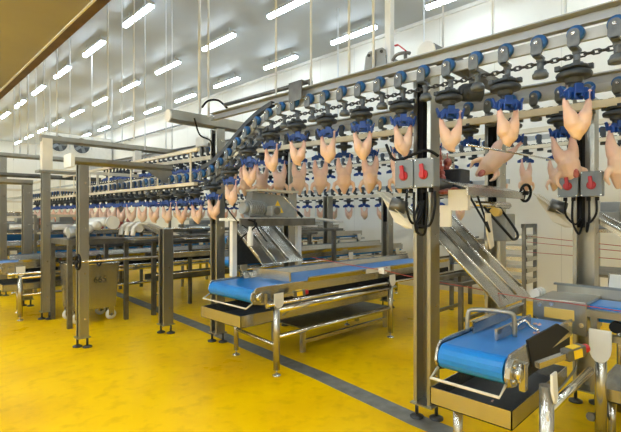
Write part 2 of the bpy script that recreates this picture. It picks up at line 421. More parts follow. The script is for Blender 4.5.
def whole_bird(k, vox):
    r = random.Random(k); j = lambda a: r.uniform(-a, a)
    C = []
    for s in (-1, 1):
        C.append([((s*.072, 0, .028), .018), ((s*.07, 0, -.02), .017), ((s*.07, 0, -.07), .028), ((s*.062, 0, -.13), .042), ((s*.04, 0, -.19), .055)])
        C.append([((s*.06, .0, -.31), .035), ((s*(.105+j(.01)), -.015, -.33), .024), ((s*(.115+j(.015)), -.02, -.385), .019), ((s*(.095+j(.02)), -.02, -.43+j(.02)), .012)])
    C.append([((0, 0, -.18), (.065, .06, .05)), ((0, -.01, -.25), (.088, .08, .06)), ((0, -.012, -.33), (.08, .078, .06)), ((j(.01), -.005, -.39), (.05, .05, .04)), ((j(.02), .0, -.435), (.024, .024, .03))])
    return blobs(C, vox, 'whole_bird')
HALF = [half_bird(k, .0075) for k in range(4)]; WHOLE = [whole_bird(k, .0085) for k in range(4)]
HALF_F = [half_bird(k, .014) for k in range(2)]
def bird(me, loc, rz, label, group, name='chicken_half', tilt=0):
    o = bpy.data.objects.new(name, me); o.location = loc; o.rotation_mode = 'ZYX' if tilt else 'XYZ'
    if tilt:
        # tipped in the plane facing the walkway
        o.rotation_mode = 'QUATERNION'
        o.rotation_quaternion = Matrix.Rotation(tilt, 3, Vector((1, 1, 0)).normalized()).to_quaternion() @ Matrix.Rotation(rz, 3, 'Z').to_quaternion()
    else: o.rotation_euler = (0, 0, rz)
    if name == 'chicken_half': o.scale = (.88, .9, .80)
    link(o); tag(o, label, 'chicken', group); ORG[o.name] = Vector(loc)
    return o

class Path:
    def __init__(s, pts):
        s.p = [Vector((0, a, b)) for a, b in pts]; s.c = [0]
        for a, b in zip(s.p[:-1], s.p[1:]): s.c.append(s.c[-1]+(b-a).length)
        s.L = s.c[-1]
    def at(s, d):
        for i in range(len(s.c)-1):
            if d <= s.c[i+1] or i == len(s.c)-2:
                t = (d-s.c[i])/(s.c[i+1]-s.c[i]); return s.p[i].lerp(s.p[i+1], t)
    def find(s, y):
        for i in range(len(s.c)-1):
            if s.p[i+1].y >= y: return s.c[i]+(s.c[i+1]-s.c[i])*(y-s.p[i].y)/(s.p[i+1].y-s.p[i].y)
def rail(path, X, name, label, cat, m, dx, dz, w_, h_, y0=-99, y1=99):
    pts = [p for p in [path.at(path.L*i/160) for i in range(161)] if y0 <= p.y <= y1]
    q = [pts[0]]
    for i in range(1, len(pts)-1):
        a, b = pts[i]-q[-1], pts[i+1]-pts[i]
        if a.normalized().dot(b.normalized()) < .99999: q.append(pts[i])
    q.append(pts[-1]); mb = MB(); vs = []
    for i, p in enumerate(q):
        t = (q[min(i+1, len(q)-1)]-q[max(i-1, 0)]).normalized(); n = Vector((0, -t.z, t.y))
        c = Vector((X+dx, p.y, p.z))+n*dz
        vs += [c+Vector((-w_/2, 0, 0))-n*h_/2, c+Vector((w_/2, 0, 0))-n*h_/2, c+Vector((w_/2, 0, 0))+n*h_/2, c+Vector((-w_/2, 0, 0))+n*h_/2]
    k = len(q); mb.add(vs, [(4*i+a, 4*i+(a+1) % 4, 4*i+4+(a+1) % 4, 4*i+4+a) for i in range(k-1) for a in range(4)]+[(3, 2, 1, 0), (4*k-4, 4*k-3, 4*k-2, 4*k-1)])
    return mb

def chain_link(mb, c, t, flat, L=.052, wd=.012, r=.0052, n=6):
    t = Vector(t).normalized(); s_ = Vector((1, 0, 0)); u = s_ if flat else t.cross(s_).normalized()
    pts = []
    for i in range(4): a = -PI/2+PI*i/3; pts.append(Vector(c)+t*(L/2-wd+wd*math.cos(a))+u*wd*math.sin(a))
    for i in range(4): a = PI/2+PI*i/3; pts.append(Vector(c)+t*(-L/2+wd+wd*math.cos(a))+u*wd*math.sin(a))
    mb.tube(pts, r, n, closed=True); return mb

P1 = Path([(-.5, 2.665), (.5, 2.672), (1.5, 2.685), (2.3, 2.695), (2.9, 2.71), (3.2, 2.718), (3.43, 2.70), (3.64, 2.655), (3.845, 2.575), (4.02, 2.48), (4.18, 2.385), (4.32, 2.30), (4.5, 2.215), (4.70, 2.155), (4.9, 2.128), (5.2, 2.12), (16.5, 2.14)])
P2 = Path([(-.3, 2.595), (13, 2.86)])
P3 = Path([(-.2, 2.76), (11, 2.78)])
P4 = Path([(2.6, 2.13), (15, 2.14)])
X1, X2, X3, X4 = 2.95, 4.1, 7.0, 6.9
P1.p = [p-Vector((0, 0, .02)) for p in P1.p]

def line(path, X, y_phase, ymin, ymax, near, nm, birdfn, every=2, pitch=.2):
    d0 = path.find(y_phase); k0 = -int((d0-path.find(ymin))/pitch); k1 = int((path.find(ymax)-d0)/pitch)
    np_ = ns = nb = 0
    for k in range(k0, k1+1):
        p = path.at(d0+k*pitch); loc = Vector((X, p.y, p.z)); sh = (k % every == 0)
        src = (PROTO_S if sh else PROTO_P) if near(p.y) else (FAR_S if sh else FAR_P)
        if sh: ns += 1; n_, what = ns, 'blue shackle trolley'
        else: np_ += 1; n_, what = np_, 'plain grey trolley'
        lab = f'{what}, {nth(n_)} from the right on the {nm}'
        o = dup(src, loc, lab, group=('shackle trolleys' if sh else 'plain trolleys')+' on the '+nm)
        o.name = 'shackle_trolley' if sh else 'trolley'
        if sh:
            b = birdfn(p, k, nb)
            if b:
                nb += 1; me, nm_, tilt, kind = b
                dz = Vector((0, 0, -.345))
                if tilt: dz = dz+Vector((.055, -.055, 0))*(1 if tilt > 0 else -1)*0
                bo = bird(me, loc+dz, -PI/4+random.uniform(-.25, .25), f'{kind}, {nth(nb)} from the right on the {nm}', f'chickens hanging from the {nm}', nm_, tilt)
                if tilt:
                    c_ = (.015, -.078, -.335) if tilt < 0 else (0, -.05, -.425)
                    part('cavity', MB().sph(Vector(c_)+ORG[bo.name], (.028, .014, .04), 12), 'meat', bo, label='dark red open cavity')

# names of the lines
N1, N2, N3, N4 = 'front overhead line', 'second overhead line', 'high rear line', 'low rear line'
line(P1, X1, .7254, .2, 13, lambda y: y < 6.5, N1, lambda p, k, n: ((HALF if p.y < 6.5 else HALF_F)[k//2 % (4 if p.y < 6.5 else 2)], 'chicken_half', 0, 'pale chicken half'))
TILT = {3: 0.5}
def b2(p, k, n):
    if k in (4,): return None
    if p.y > 6.2: return None
    if k == 0: return (WHOLE[0], 'whole_chicken', -.22, 'plump whole chicken')
    if k == 2: return (WHOLE[1], 'whole_chicken', .75, 'tipped whole chicken')
    return (WHOLE[(k//2) % 4], 'whole_chicken', 0, 'whole chicken hung by both legs')
line(P2, X2, 1.12, .4, 11.5, lambda y: y < 3.5, N2, b2)
line(P3, X3, 1.6, .3, 9, lambda y: False, N3, lambda p, k, n: (WHOLE[(k//2) % 4], 'whole_chicken', 0, 'small distant whole chicken') if p.y < 3 else None)
line(P4, X4, 5.0, 3.2, 13.5, lambda y: False, N4, lambda p, k, n: (HALF_F[(k//2) % 2], 'chicken_half', 0, 'small distant pale chicken half'))
P5 = Path([(6.8, 2.73), (24, 2.78)]); P6 = Path([(7.6, 2.22), (18, 2.24)])
line(P5, 5.4, 8.0, 7.0, 17.5, lambda y: False, 'distant high line', lambda p, k, n: None)
line(P6, 4.6, 8.0, 7.8, 15.5, lambda y: False, 'distant low line', lambda p, k, n: None)
for o in (PROTO_P, PROTO_S, FAR_P, FAR_S):
    for c in list(o.children): bpy.data.objects.remove(c)
    bpy.data.objects.remove(o)

# rails -------------------------------------------------------------
t = thing('overhead_rail', 'long grey overhead rail of the front line with a brownish beam and a downward bend', 'conveyor rail', (X1, .5, 2.6))
part('track', rail(P1, X1, '', '', '', '', 0, 0, .026, .068), 'track', t, .003)
part('curved_guard', rail(P1, X1, '', '', '', '', -.02, .085, .05, .05, 3.45, 4.85), 'disc', t, label='dark curved guard rail over the downward bend')
part('lower_guard', rail(P1, X1, '', '', '', '', .07, -.15, .02, .05, 3.35, 5.2), 'disc', t, label='dark lower guard rail of the bend')
mb = MB(); y0, y1 = -.5, 4.62
for a, b in ((y0, y1),):
    za, zb = 2.735, 2.80
    mb.bar((X1+.015, a, za), (X1+.015, b, zb), .012, .075); mb.bar((X1-.02, a, za+.036), (X1-.02, b, zb+.036), .075, .008); mb.bar((X1-.01, a, za-.036), (X1-.01, b, zb-.036), .055, .008)
part('support_beam', mb, 'beam', t)
part('guide_bar', MB().box(X1-.10, X1-.05, 4.9, 13.5, 1.985, 2.025), 'cream', t, label='cream plastic guide bar')
mb = MB()
for y in (5.0, 5.9, 6.8, 7.7, 8.6, 9.5, 10.4): mb.box(X1-.10, X1-.085, y-.012, y+.012, 2.02, 2.42)
mb.box(X1-.12, X1-.08, 4.8, 13, 2.40, 2.44)
part('guide_hanger', mb, 'cream', t)
t = thing('overhead_rail', 'level overhead rail of the second line with its cream guide bar', 'conveyor rail', (X2, .5, 2.5))
part('track', rail(P2, X2, '', '', '', '', 0, 0, .026, .068), 'track', t)
mb = MB(); mb.bar((X2+.015, -.3, 2.665), (X2+.015, 13, 2.93), .012, .07); mb.bar((X2-.02, -.3, 2.70), (X2-.02, 13, 2.965), .075, .01)
part('support_beam', mb, 'beam', t)
part('guide_bar', MB().bar((X2-.04, -.3, 2.455), (X2-.04, 9, 2.635), .07, .06), 'cream', t)
t = thing('overhead_rail', 'high rear overhead rail in front of the white wall', 'conveyor rail', (X3, .5, 2.7))
part('track', rail(P3, X3, '', '', '', '', 0, 0, .026, .068), 'track', t)
part('support_beam', MB().box(X3-.04, X3+.04, -.2, 11, 2.84, 2.91), 'cream', t)
part('guide_bar', MB().box(X3-.07, X3-.01, -.2, 11, 2.60, 2.65), 'cream', t)
t = thing('overhead_rail', 'low rear overhead rail with a cream bar under its trolleys', 'conveyor rail', (X4, 3, 2.1))
part('track', rail(P4, X4, '', '', '', '', 0, 0, .026, .068), 'track', t)
part('guide_bar', MB().box(X4-.10, X4-.04, 2.6, 15, 1.955, 2.015), 'cream', t)

# chains --------------------------------------------------------------
t = thing('drive_chain', 'dark steel link chain threading the trolleys of the front overhead line', 'chain', (X1, .5, 2.55))
d = P1.find(.3); n = 0; d1 = P1.find(3.3); rest = MB()
while d < P1.L-1:
    p = P1.at(d); q = P1.at(min(P1.L, d+.02)); tv = q-p; c = Vector((X1+.012, p.y, p.z-.105))
    if d < d1 and n < 98: part('link', chain_link(MB(), c, tv, n % 2 == 0), 'chain', t)
    elif p.y < 8: chain_link(rest, c, tv, n % 2 == 0, n=4)
    n += 1; d += .0365
o = part('link', rest, 'chain', t); o['kind'] = 'stuff'
for X, P, ya, yb, nm in ((X2, P2, .3, 7, 'second overhead line'), (X3, P3, 0, 8, 'high rear line')):
    mb = MB(); d = P.find(ya); n = 0
    while d < P.find(yb):
        p = P.at(d); chain_link(mb, (X+.012, p.y, p.z-.105), (0, 1, .02), n % 2 == 0, n=4); n += 1; d += .0365
    solo('drive_chain', mb, 'chain', f'dark steel link chain running through the {nm}', 'chain', kind='stuff')

# ================================================================== POSTS AND PORTALS
def lipped(x, y, wx, wy, th=.010, lip=.03):
    # open lipped channel, mouth towards -X
    x0, x1, y0, y1 = x-wx/2, x+wx/2, y-wy/2, y+wy/2
    return [(x0, y1-lip), (x0, y1), (x1, y1), (x1, y0), (x0, y0), (x0, y0+lip), (x0+th, y0+lip), (x0+th, y0+th), (x1-th, y0+th), (x1-th, y1-th), (x0+th, y1-th), (x0+th, y1-lip)]
def post(x, y, z1, label, wx=.14, wy=.15, inner=True, base=.13, group=None):
    t = thing('support_post', label, 'post', (x, y, 0), group)
    part('channel', MB().extr(lipped(x, y, wx, wy), 'z', base, z1), 'post', t)
    mb = MB().box(x-wx/2-.02, x+wx/2+.02, y-wy/2-.02, y+wy/2+.02, base-.012, base)
    part('base_plate', mb, 'post', t)
    for s in (-1, 1):
        part('foot', MB().cyl((x-s*.04, y+s*wy*.42, .02), (x-s*.04, y+s*wy*.42, base), .014, n=8).lathe([(.055, 0), (.055, .014), (.02, .03)], (x-s*.04, y+s*wy*.42, 0), 'z', 12), 'chain', t)
    mb = MB()
    z = .35
    while z < z1-.1:
        mb.cyl((x+.01, y-wy/2-.006, z), (x+.01, y-wy/2, z), .011, n=8); z += .55
    part('bolt', mb, 'bolt', t)
    if inner: part('recess_shade', MB().box(x-.03, x+wx/2-.012, y+wy/2-.06, y+wy/2-.015, 1.5, z1-.05), 'black', t, label='black fill for the shaded recess inside the post')  # black box gives the open channel its dark shaded recess
    return t
p_main = post(3.115, 1.815, 2.73, 'large stainless post right of centre, carrying two grey switch boxes')
p_r = post(4.34, 1.0, 2.6, 'stainless post at right carrying the rear pair of grey switch boxes', wx=.15, wy=.16)
p217 = post(3.125, 4.80, 2.70, 'stainless post beside the nose of the middle blue conveyor belt', wx=.12)
p165 = post(2.86, 5.66, 1.42, 'stainless post on the drain line, left of the middle conveyor', inner=False)
p82 = post(1.83, 5.77, 2.22, 'stainless post in front of the wheeled bin, nearest at left', wx=.11, wy=.12)
p46 = post(1.92, 7.73, 2.30, 'stainless post left of the wheeled bin', wx=.11, wy=.11)
p2 = post(1.88, 10.6, 2.78, 'stainless post cut by the left edge of the picture', wx=.11, wy=.11)
p27 = post(1.97, 9.1, 2.15, 'thin distant post at far left between the front rows', inner=False)
p290 = post(4.32, 4.75, 2.7, 'stainless post behind the grey gear motor')
p495 = post(4.31, 1.76, 2.6, 'wide stainless post behind the tipped chicken')
p387 = post(6.4, 4.5, 2.0, 'dark distant post behind the far end of the middle conveyor')
p335 = post(6.6, 6.1, 2.0, 'dark distant post in the middle, behind the long conveyor', inner=False)
p140 = post(4.2, 10.6, 2.7, 'distant post right of the wheeled bin', inner=False)

def portal(y, xa, xb, z0, z1, label, wy=.12, m='post', cap=True):
    t = thing('portal_beam', label, 'beam', ((xa+xb)/2, y, z0))
    part('beam', MB().extr([(y-wy/2, z0+.03), (y-wy/2, z1), (y+wy/2, z1), (y+wy/2, z0+.03), (y+wy*.25, z0), (y-wy*.25, z0)], 'x', xa, xb), m, t)
    if cap: part('end_cap', MB().extr([(y+.075*math.cos(a), (z0+z1)/2+.075*math.sin(a)) for a in [2*PI*i/14 for i in range(14)]], 'x', xa-.015, xa), 'white', t, label='pale rounded end cap')
    return t
portal(4.80, 2.46, 4.45, 2.70, 2.84, 'grey cross beam with a rounded end above the front line bend')
t = portal(7.73, 1.85, 4.2, 2.75, 2.85, 'long upper cross beam over the left-hand posts', cap=False)
part('sleeve', MB().box(1.86, 2.0, 7.66, 7.80, 2.30, 2.80), 'cream', t, label='cream sleeve plate')
part('flange', MB().box(1.80, 2.35, 7.62, 7.84, 2.27, 2.305), 'post', t)
part('drop_hanger', MB().box(3.30, 3.42, 7.68, 7.78, 2.38, 2.76), 'white', t)
t = portal(5.75, 1.70, 2.95, 2.22, 2.30, 'lower cross beam over the wheeled bin, resting on two posts', wy=.2, cap=False)
part('gusset', MB().prism([(2.55, 5.66, 2.22), (2.95, 5.66, 2.22), (2.95, 5.66, 2.05), (2.85, 5.66, 2.05)], (0, .012, 0), False), 'post', t)
part('end_plate', MB().box(1.66, 1.70, 5.62, 5.90, 2.18, 2.34), 'white', t)
portal(10.6, .9, 4.3, 2.78, 2.87, 'far upper cross beam at the left edge', cap=False)
portal(9.1, 1.2, 2.05, 2.15, 2.24, 'far low cross beam at the left edge over the thin post', cap=False)
portal(10.2, 1.2, 3.6, 2.36, 2.44, 'grey cross beam behind the two left front posts', cap=False, m='dull')
portal(1.74, 2.99, 4.4, 2.80, 2.90, 'dark cross beam joining the front and second lines behind the large post', m='dull')

# switch boxes --------------------------------------------------------
def switchbox(x, y, z, label, lab2):
    t = thing('switch_box', label, 'switch box', (x, y, z))
    part('enclosure', MB().box(x, x+.075, y-.074, y+.074, z-.10, z+.10), 'grey', t, .008)
    part('cover', MB().box(x-.014, x, y-.076, y+.076, z-.102, z+.102), 'grey', t, .006)
    k = part('rotary_switch', MB().lathe([(.034, 0), (.033, -.010), (.028, -.014)], (x-.014, y, z-.012), 'x', 18), 'red', t, label='red rotary isolator switch')
    h = MB().cbox((x-.036, y, z+.012), (.018, .028, .098), Matrix.Rotation(-.12, 3, 'X'))
    part('switch_handle', h, 'red', k, .005)
    part('mount_arm', MB().box(x+.075, x+(.155 if x > 4 else .325), y+(-.02 if x > 4 else .15*(y < 1.7)-.02), y+(.02 if x > 4 else .15*(y < 1.7)+.02), z-.03, z+.03), 'post', t)
    mb = MB()
    for a in (-1, 1):
        for b in (-1, 1): mb.cyl((x-.018, y+a*.066, z+b*.092), (x-.013, y+a*.066, z+b*.092), .006, n=6)
    part('screw', mb, 'bolt', t)
    for a in (-.03, .03): part('cable_gland', MB().cyl((x+.035, y+a, z-.135), (x+.035, y+a, z-.104), .016, n=8), 'black', t)
    return t
switchbox(2.72, 1.76, 1.90, 'grey switch box with red knob, left of the pair on the large post', '')
switchbox(2.72, 1.60, 1.90, 'grey switch box with red knob, right of the pair on the large post', '')
switchbox(4.11, 1.075, 1.86, 'grey switch box with red knob, left of the rear pair', '')
switchbox(4.11, .905, 1.86, 'grey switch box with red knob, right of the rear pair', '')
def cable(pts, r, label, m='black', name='cable', cat='cable', group=None):
    return solo(name, MB().tube(pts, r, 8, smooth=6), m, label, cat, group=group)
for k, (yy, sag, lab) in enumerate(((1.765, .22, 'black cable hanging below the left front switch box'), (1.705, .28, 'black cable beside the left cable under the front switch boxes'), (1.60, .30, 'black cable hanging below the right front switch box'), (1.54, .24, 'rightmost black cable under the front switch boxes'))):
    cable([(2.755, yy, 1.77), (2.75, yy, 1.77-sag*.5), (2.78, yy*.6+.68, 1.77-sag), (2.95, 1.78+.014*k, 1.79-sag*.95), (3.03, 1.78+.014*k, 1.72)], .009, lab)
cable([(2.76, 1.95, 2.14), (2.74, 1.88, 2.03), (2.73, 1.80, 2.01), (2.74, 1.70, 2.04), (2.76, 1.60, 2.06), (2.82, 1.55, 2.02)], .011, 'black cable looping above the front pair of switch boxes')
for k, (yy, sag, lab) in enumerate(((1.10, .20, 'left black cable under the rear switch boxes'), (1.05, .28, 'second black cable under the rear switch boxes'), (.93, .26, 'third black cable under the rear switch boxes'), (.88, .18, 'rightmost black cable under the rear switch boxes'))):
    cable([(4.145, yy, 1.73), (4.14, yy, 1.73-sag*.6), (4.18, yy*.5+.49, 1.73-sag), (4.26, yy*.3+.69, 1.70-sag*.6)], .009, lab)

# gussets on the posts
def gusset(x, y, label):
    t = thing('angled_bracket', label, 'bracket', (x, y, 1.5))
    part('plate', MB().prism([(x, y, 1.50), (x, y, 1.60), (x-.02, y+.10, 1.68), (x-.02, y+.26, 1.79), (x-.02, y+.28, 1.76), (x-.02, y+.15, 1.55), (x, y+.06, 1.50)], (.012, 0, 0), False), 'cream', t)
    part('fin', MB().prism([(x-.09, y+.28, 1.79), (x+.10, y+.28, 1.79), (x+.09, y+.02, 1.58), (x-.08, y+.02, 1.58)], (0, .01, .014), False), 'cream', t)
    part('drum', MB().cyl((x-.01, y+.05, 1.66), (x-.06, y+.16, 1.70), .055, n=14), 'dull', t)
gusset(3.035, 1.895, 'cream angled bracket on the left side of the large post')
gusset(4.26, 1.08, 'cream angled bracket left of the rear switch boxes')

# ceiling rods -----------------------------------------------------------
RODS = [(134, 2.35, 4.2, .010, 140), (199.5, 2.95, None, .020, 175), (208.5, 2.95, None, .014, 190), (276, 2.95, None, .010, 97), (311, 2.95, None, .010, 84), (349, 2.95, None, .011, 75), (373.5, 2.95, None, .011, 66), (389.5, 3.02, None, .030, 62), (443, 4.15, None, .009, 70), (492.5, 2.95, None, .0065, 38), (565.5, 2.95, None, .0065, 20), (387, 4.15, None, .010, 100), (166, 4.12, None, .010, 150), (172, 4.12, None, .010, 150), (108, 2.3, None, .010, 140), (122, 3.2, None, .010, 150), (145, 3.4, None, .010, 150), (57, 2.2, None, .013, 150), (44, 2.3, None, .012, 150), (28, 2.3, None, .020, 150), (20, 2.3, None, .016, 150), (14, 2.3, None, .012, 150), (36, 3.4, None, .010, 160), (70, 3.5, None, .010, 150), (92, 4.1, None, .010, 150), (112, 5.5, None, .012, 150), (50, 4.1, None, .012, 150), (338, 7.0, None, .012, 150), (424, 7.0, None, .012, 130)]
rl = {134: 'thin', 389.5: 'thick square'}
for i, (px, X, _, r, yb) in enumerate(RODS):
    b = at(px, yb, X=X); zb = {2.95: 2.82, 3.02: 2.80, 4.15: 2.78, 4.12: 2.88, 7.0: 2.91}.get(X, b.z)
    if X == 2.3 or X == 2.2: zb = 2.86
    p0, p1 = (X, b.y, zb), (X, b.y, 6.0)
    mb = MB().cyl(p0, p1, r, n=8) if px != 389.5 else MB().box(X-.028, X+.028, b.y-.028, b.y+.028, zb, 6.0)
    solo('ceiling_rod', mb, 'rod', f'{"thick white ceiling tube above the bracket plate" if px == 389.5 else "slim white ceiling rod, "+nth(1+sum(1 for q in RODS if q[0] < px))+" from the left edge"}', 'hanger rod', (X, b.y, zb), 'white rods hanging from the ceiling')

# things on the front rail
t = thing('motor_bracket', 'grey bracket plate with a dark box standing on top of the front rail', 'bracket', (2.98, 2.20, 2.8))
y = 2.20
pl = [(2.97, y+.13, 2.815), (2.97, y+.11, 2.95), (2.97, y+.08, 2.985), (2.97, y-.06, 2.985), (2.97, y-.09, 2.96), (2.97, y-.10, 2.815)]
part('plate', MB().prism(pl, (.012, 0, 0), False), 'motor', t, .002)
part('box', MB().box(2.982, 3.25, y-.09, y+.05, 2.815, 2.92), 'grey', t)
for a in (.07, -.06): part('bolt', MB().cyl((2.955, y+a, 2.95), (2.97, y+a, 2.95), .012, n=8), 'chain', t)
t = thing('valve', 'small ball valve with a red lever on the front rail', 'valve', (2.93, 1.87, 2.82))
part('body', MB().cyl((2.93, 1.89, 2.815), (2.93, 1.89, 2.86), .014, n=8).tube([(2.93, 2.01, 2.83), (2.93, 1.97, 2.87), (2.93, 1.89, 2.865), (2.93, 1.85, 2.85)], .013, 8, smooth=4), 'dull', t)
part('lever', MB().bar((2.92, 1.88, 2.875), (2.92, 1.95, 2.94), .018, .008).bar((2.92, 1.95, 2.94), (2.92, 1.98, 2.94), .018, .008), 'red', t, label='red lever')
t = thing('take_up_bracket', 'small slotted bracket on the front rail at the top of the bend', 'bracket', (2.9, 3.05, 2.75))
part('plate', MB().box(2.86, 2.872, 2.98, 3.16, 2.70, 2.88).box(2.86, 2.94, 2.98, 3.16, 2.87, 2.882), 'dull', t)
t = thing('turn_motor', 'dark rounded motor beneath the front rail right of the large post', 'motor', (3.05, 1.42, 2.4))
part('body', MB().cyl((3.07, 1.47, 2.50), (3.15, 1.39, 2.50), .065, n=18).sph((3.07, 1.47, 2.50), (.065, .065, .065), 14), 'disc', t)
part('mount', MB().box(3.08, 3.12, 1.41, 1.45, 2.55, 2.80), 'dull', t)

# ================================================================== CONVEYORS
def stadium(x0, x1, zc, r, n=8):
    P = []
    for i in range(n+1): a = PI/2+PI*i/n; P.append((x0+r+r*math.cos(a), zc+r*math.sin(a)))
    for i in range(n+1): a = -PI/2+PI*i/n; P.append((x1-r+r*math.cos(a), zc+r*math.sin(a)))
    return P
def tube_leg(t, x, y, z, cap=True, r=.034, capw=1):
    lg = part('leg', MB().cyl((x, y, .06), (x, y, z), r, n=16), 'steel', t)
    f = MB().cyl((x, y, .015), (x, y, .07), .011, n=8).lathe([(.045, 0), (.045, .008), (.018, .02)], (x, y, 0), 'z', 14)
    part('foot', f, 'bolt', lg, label='round adjustable foot')
    if cap:
        # sloped tongue-shaped bracket plate closing the tube top
        pts = [(x-.06*capw, y-r-.004, z+.07), (x+.06*capw, y-r-.004, z+.07), (x+.06*capw, y-r-.004, z-.01)]+[(x+.06*capw*math.cos(a), y-r-.012, z-.01-.07*math.sin(a)) for a in [PI*i/8 for i in range(1, 8)]]+[(x-.06*capw, y-r-.004, z-.01)]
        part('leg_cap', MB().prism(pts, (0, .012, 0), False), 'white', lg, .003, label='tongue-shaped pale cap plate')
    return lg
def conveyor(label, x0, x1, y0, y1, zb, legs, pan=True, detail=True, r=.07, guard=None, panz=.58, tube=True, cat='conveyor', legy=None, back_legs=True, capw=1):
    t = thing('belt_conveyor', label, cat, (x0, (y0+y1)/2, 0)); zc = zb-r
    part('belt', MB().extr(stadium(x0, x1, zc, r), 'y', y0, y1), 'belt', t, label='blue conveyor belt')
    mb = MB()
    for y, s in ((y0, -1), (y1, 1)):
        a, b = sorted((y+s*.008, y+s*.022))
        pl = [(x0+.02, zc+.05), (x0+.06, zc+.085), (x0+.16, zc+.09), (x1, zc+.09), (x1, zc-.02), (x0+.32, zc-.02), (x0+.24, zc-.09), (x0+.12, zc-.09), (x0+.03, zc-.075), (x0-.0, zc-.02)]
        part('side_frame', MB().extr(pl, 'y', a, b), 'steel', t, .002)
    if detail:
        bl = part('bearing_plate', MB().extr([(x0+.05+.075*math.cos(k), zc+.075*math.sin(k)) for k in [2*PI*i/8+.2 for i in range(8)]], 'y', y0-.045, y0-.022), 'steel', t, .004)
        mb = MB().lathe([(.034, 0), (.034, -.02), (.02, -.03)], (x0+.06, y0-.045, zc), 'y', 12)
        for k in range(4): mb.cyl((x0+.05+.052*math.cos(k*PI/2+.6), y0-.06, zc+.052*math.sin(k*PI/2+.6)), (x0+.05+.052*math.cos(k*PI/2+.6), y0-.045, zc+.052*math.sin(k*PI/2+.6)), .011, n=6)
        part('bolt', mb, 'bolt', bl)
        part('shaft_cap', MB().cyl((x0+.0, y0-.03, zc-.01), (x0+.0, y0-.022, zc-.01), .02, n=10), 'black', bl)
        # scraper bar below the nose
        part('scraper_bar', MB().tube([(x0+.02, y0-.01, zc-.06), (x0-.06, y0-.01, zc-.10), (x0-.06, y1+.01, zc-.10), (x0+.02, y1+.01, zc-.06)], .008, 8), 'cream', t)
        part('end_bracket', MB().box(x0+.17, x0+.22, y0-.05, y0-.02, zc-.13, zc+.02), 'steel', t, .003)
        part('shade_strip', MB().box(x0+.3, x1-.02, y0-.012, y0-.006, zc-.10, zc-.02), 'black', t, label='black strip for the shaded gap below the belt')  # black strip stands in for shade in the gap below the belt
        part('under_shade', MB().box(x0+.15, x1-.1, y0+.02, y1-.02, zc-.085, zc-.072), 'black', t)  # black sheet put in as the shade beneath the belt
    part('slider_bed', MB().box(x0+.1, x1-.05, y0+.01, y1-.01, zc-.03, zc+.03), 'dull', t)
    if tube:
        part('side_rail', MB().cyl((x0+.15, y0-.085, zc-.085), (x1, y0-.085, zc-.085), .019, n=12), 'chrome', t)
        x = x0+.45
        while x < x1: part('rail_bracket', MB().box(x-.02, x+.02, y0-.085, y0-.012, zc-.085, zc-.045), 'black' if detail else 'dull', t); x += .6
    if guard:
        for (ga, gb, y, h, lean) in guard:
            part('guard', MB().prism([(ga, y, zb+.005), (gb, y, zb+.005), (gb, y+lean, zb+h), (ga, y+lean, zb+h)], (0, .008, 0), False).bar((ga, y+lean, zb+h), (gb, y+lean, zb+h), .022, .012), 'steel', t)
    if pan:
        p0, p1, pa, pb, ph = pan; z = panz; mb = MB(); th = .006
        mb.box(p0, p1, pa, pb, z-ph, z-ph+th); mb.box(p0, p0+th, pa, pb, z-ph, z); mb.box(p1-th, p1, pa, pb, z-ph, z)
        mb.box(p0, p1, pa, pa+th, z-ph, z); mb.box(p0, p1, pb-th, pb, z-ph, z)
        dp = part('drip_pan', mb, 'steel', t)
        part('pan_floor', MB().box(p0+th, p1-th, pa+th, pb-th, z-ph+th, z-ph+th+.004), 'disc', dp, label='dark floor of the pan')  # sheet on the pan bottom, darker than the walls
    ly = legy if legy is not None else y0-.06
    for i, x in enumerate(legs):
        tube_leg(t, x, ly, zc-.05 if not detail else .76, capw=capw)
        if back_legs: tube_leg(t, x+(.10 if pan else 0), (y1-.01 if pan else y1+.04), (panz-pan[4] if pan else zc-.08), cap=False, r=.028)
    if detail and len(legs) > 1:
        part('leg_rail', MB().cyl((legs[0], ly, .655), (x1 if len(legs) < 2 else legs[-1]+.1, ly, .655), .032, n=12), 'chrome', t)
        part('lower_rail', MB().cyl((legs[0], ly, .385), (legs[-1], ly, .385), .024, n=12), 'chrome', t)
        part('cross_brace', MB().cyl((legs[0], ly, .30), (legs[0]+.1, y1-.01, .30), .02, n=10), 'steel', t)
    return t
# middle conveyor
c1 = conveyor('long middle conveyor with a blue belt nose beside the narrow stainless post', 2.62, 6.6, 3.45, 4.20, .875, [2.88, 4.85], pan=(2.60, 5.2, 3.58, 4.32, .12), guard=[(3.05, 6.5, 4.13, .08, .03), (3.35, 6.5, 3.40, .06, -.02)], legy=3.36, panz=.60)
part('chute_lip', MB().box(3.15, 3.175, 3.47, 4.1, .90, 1.0), 'steel', c1, label='clear-looking steel lip across the belt')
part('sticker', MB().prism([(4.34, 3.372, .884), (4.86, 3.372, .884), (4.86, 3.368, .94), (4.34, 3.368, .94)], (0, -.002, 0), False), 'white', c1, label='white sticker')
mb = MB()
for k in range(4): mb.box(4.60+k*.05, 4.635+k*.05, 3.364, 3.368, .90, .93)
part('sticker_print', mb, 'red', c1, label='red print on the sticker')
mb = MB()
part('bench_top', MB().box(3.55, 5.3, 3.70, 4.28, .285, .30), 'dull', c1)
for x in (3.6, 5.25):
    for y in (3.73, 4.25): part('leg', MB().box(x-.025, x+.025, y-.025, y+.025, 0, .285), 'steel', c1)
part('lower_rail', MB().box(3.58, 5.27, 3.71, 3.75, .10, .14), 'steel', c1)

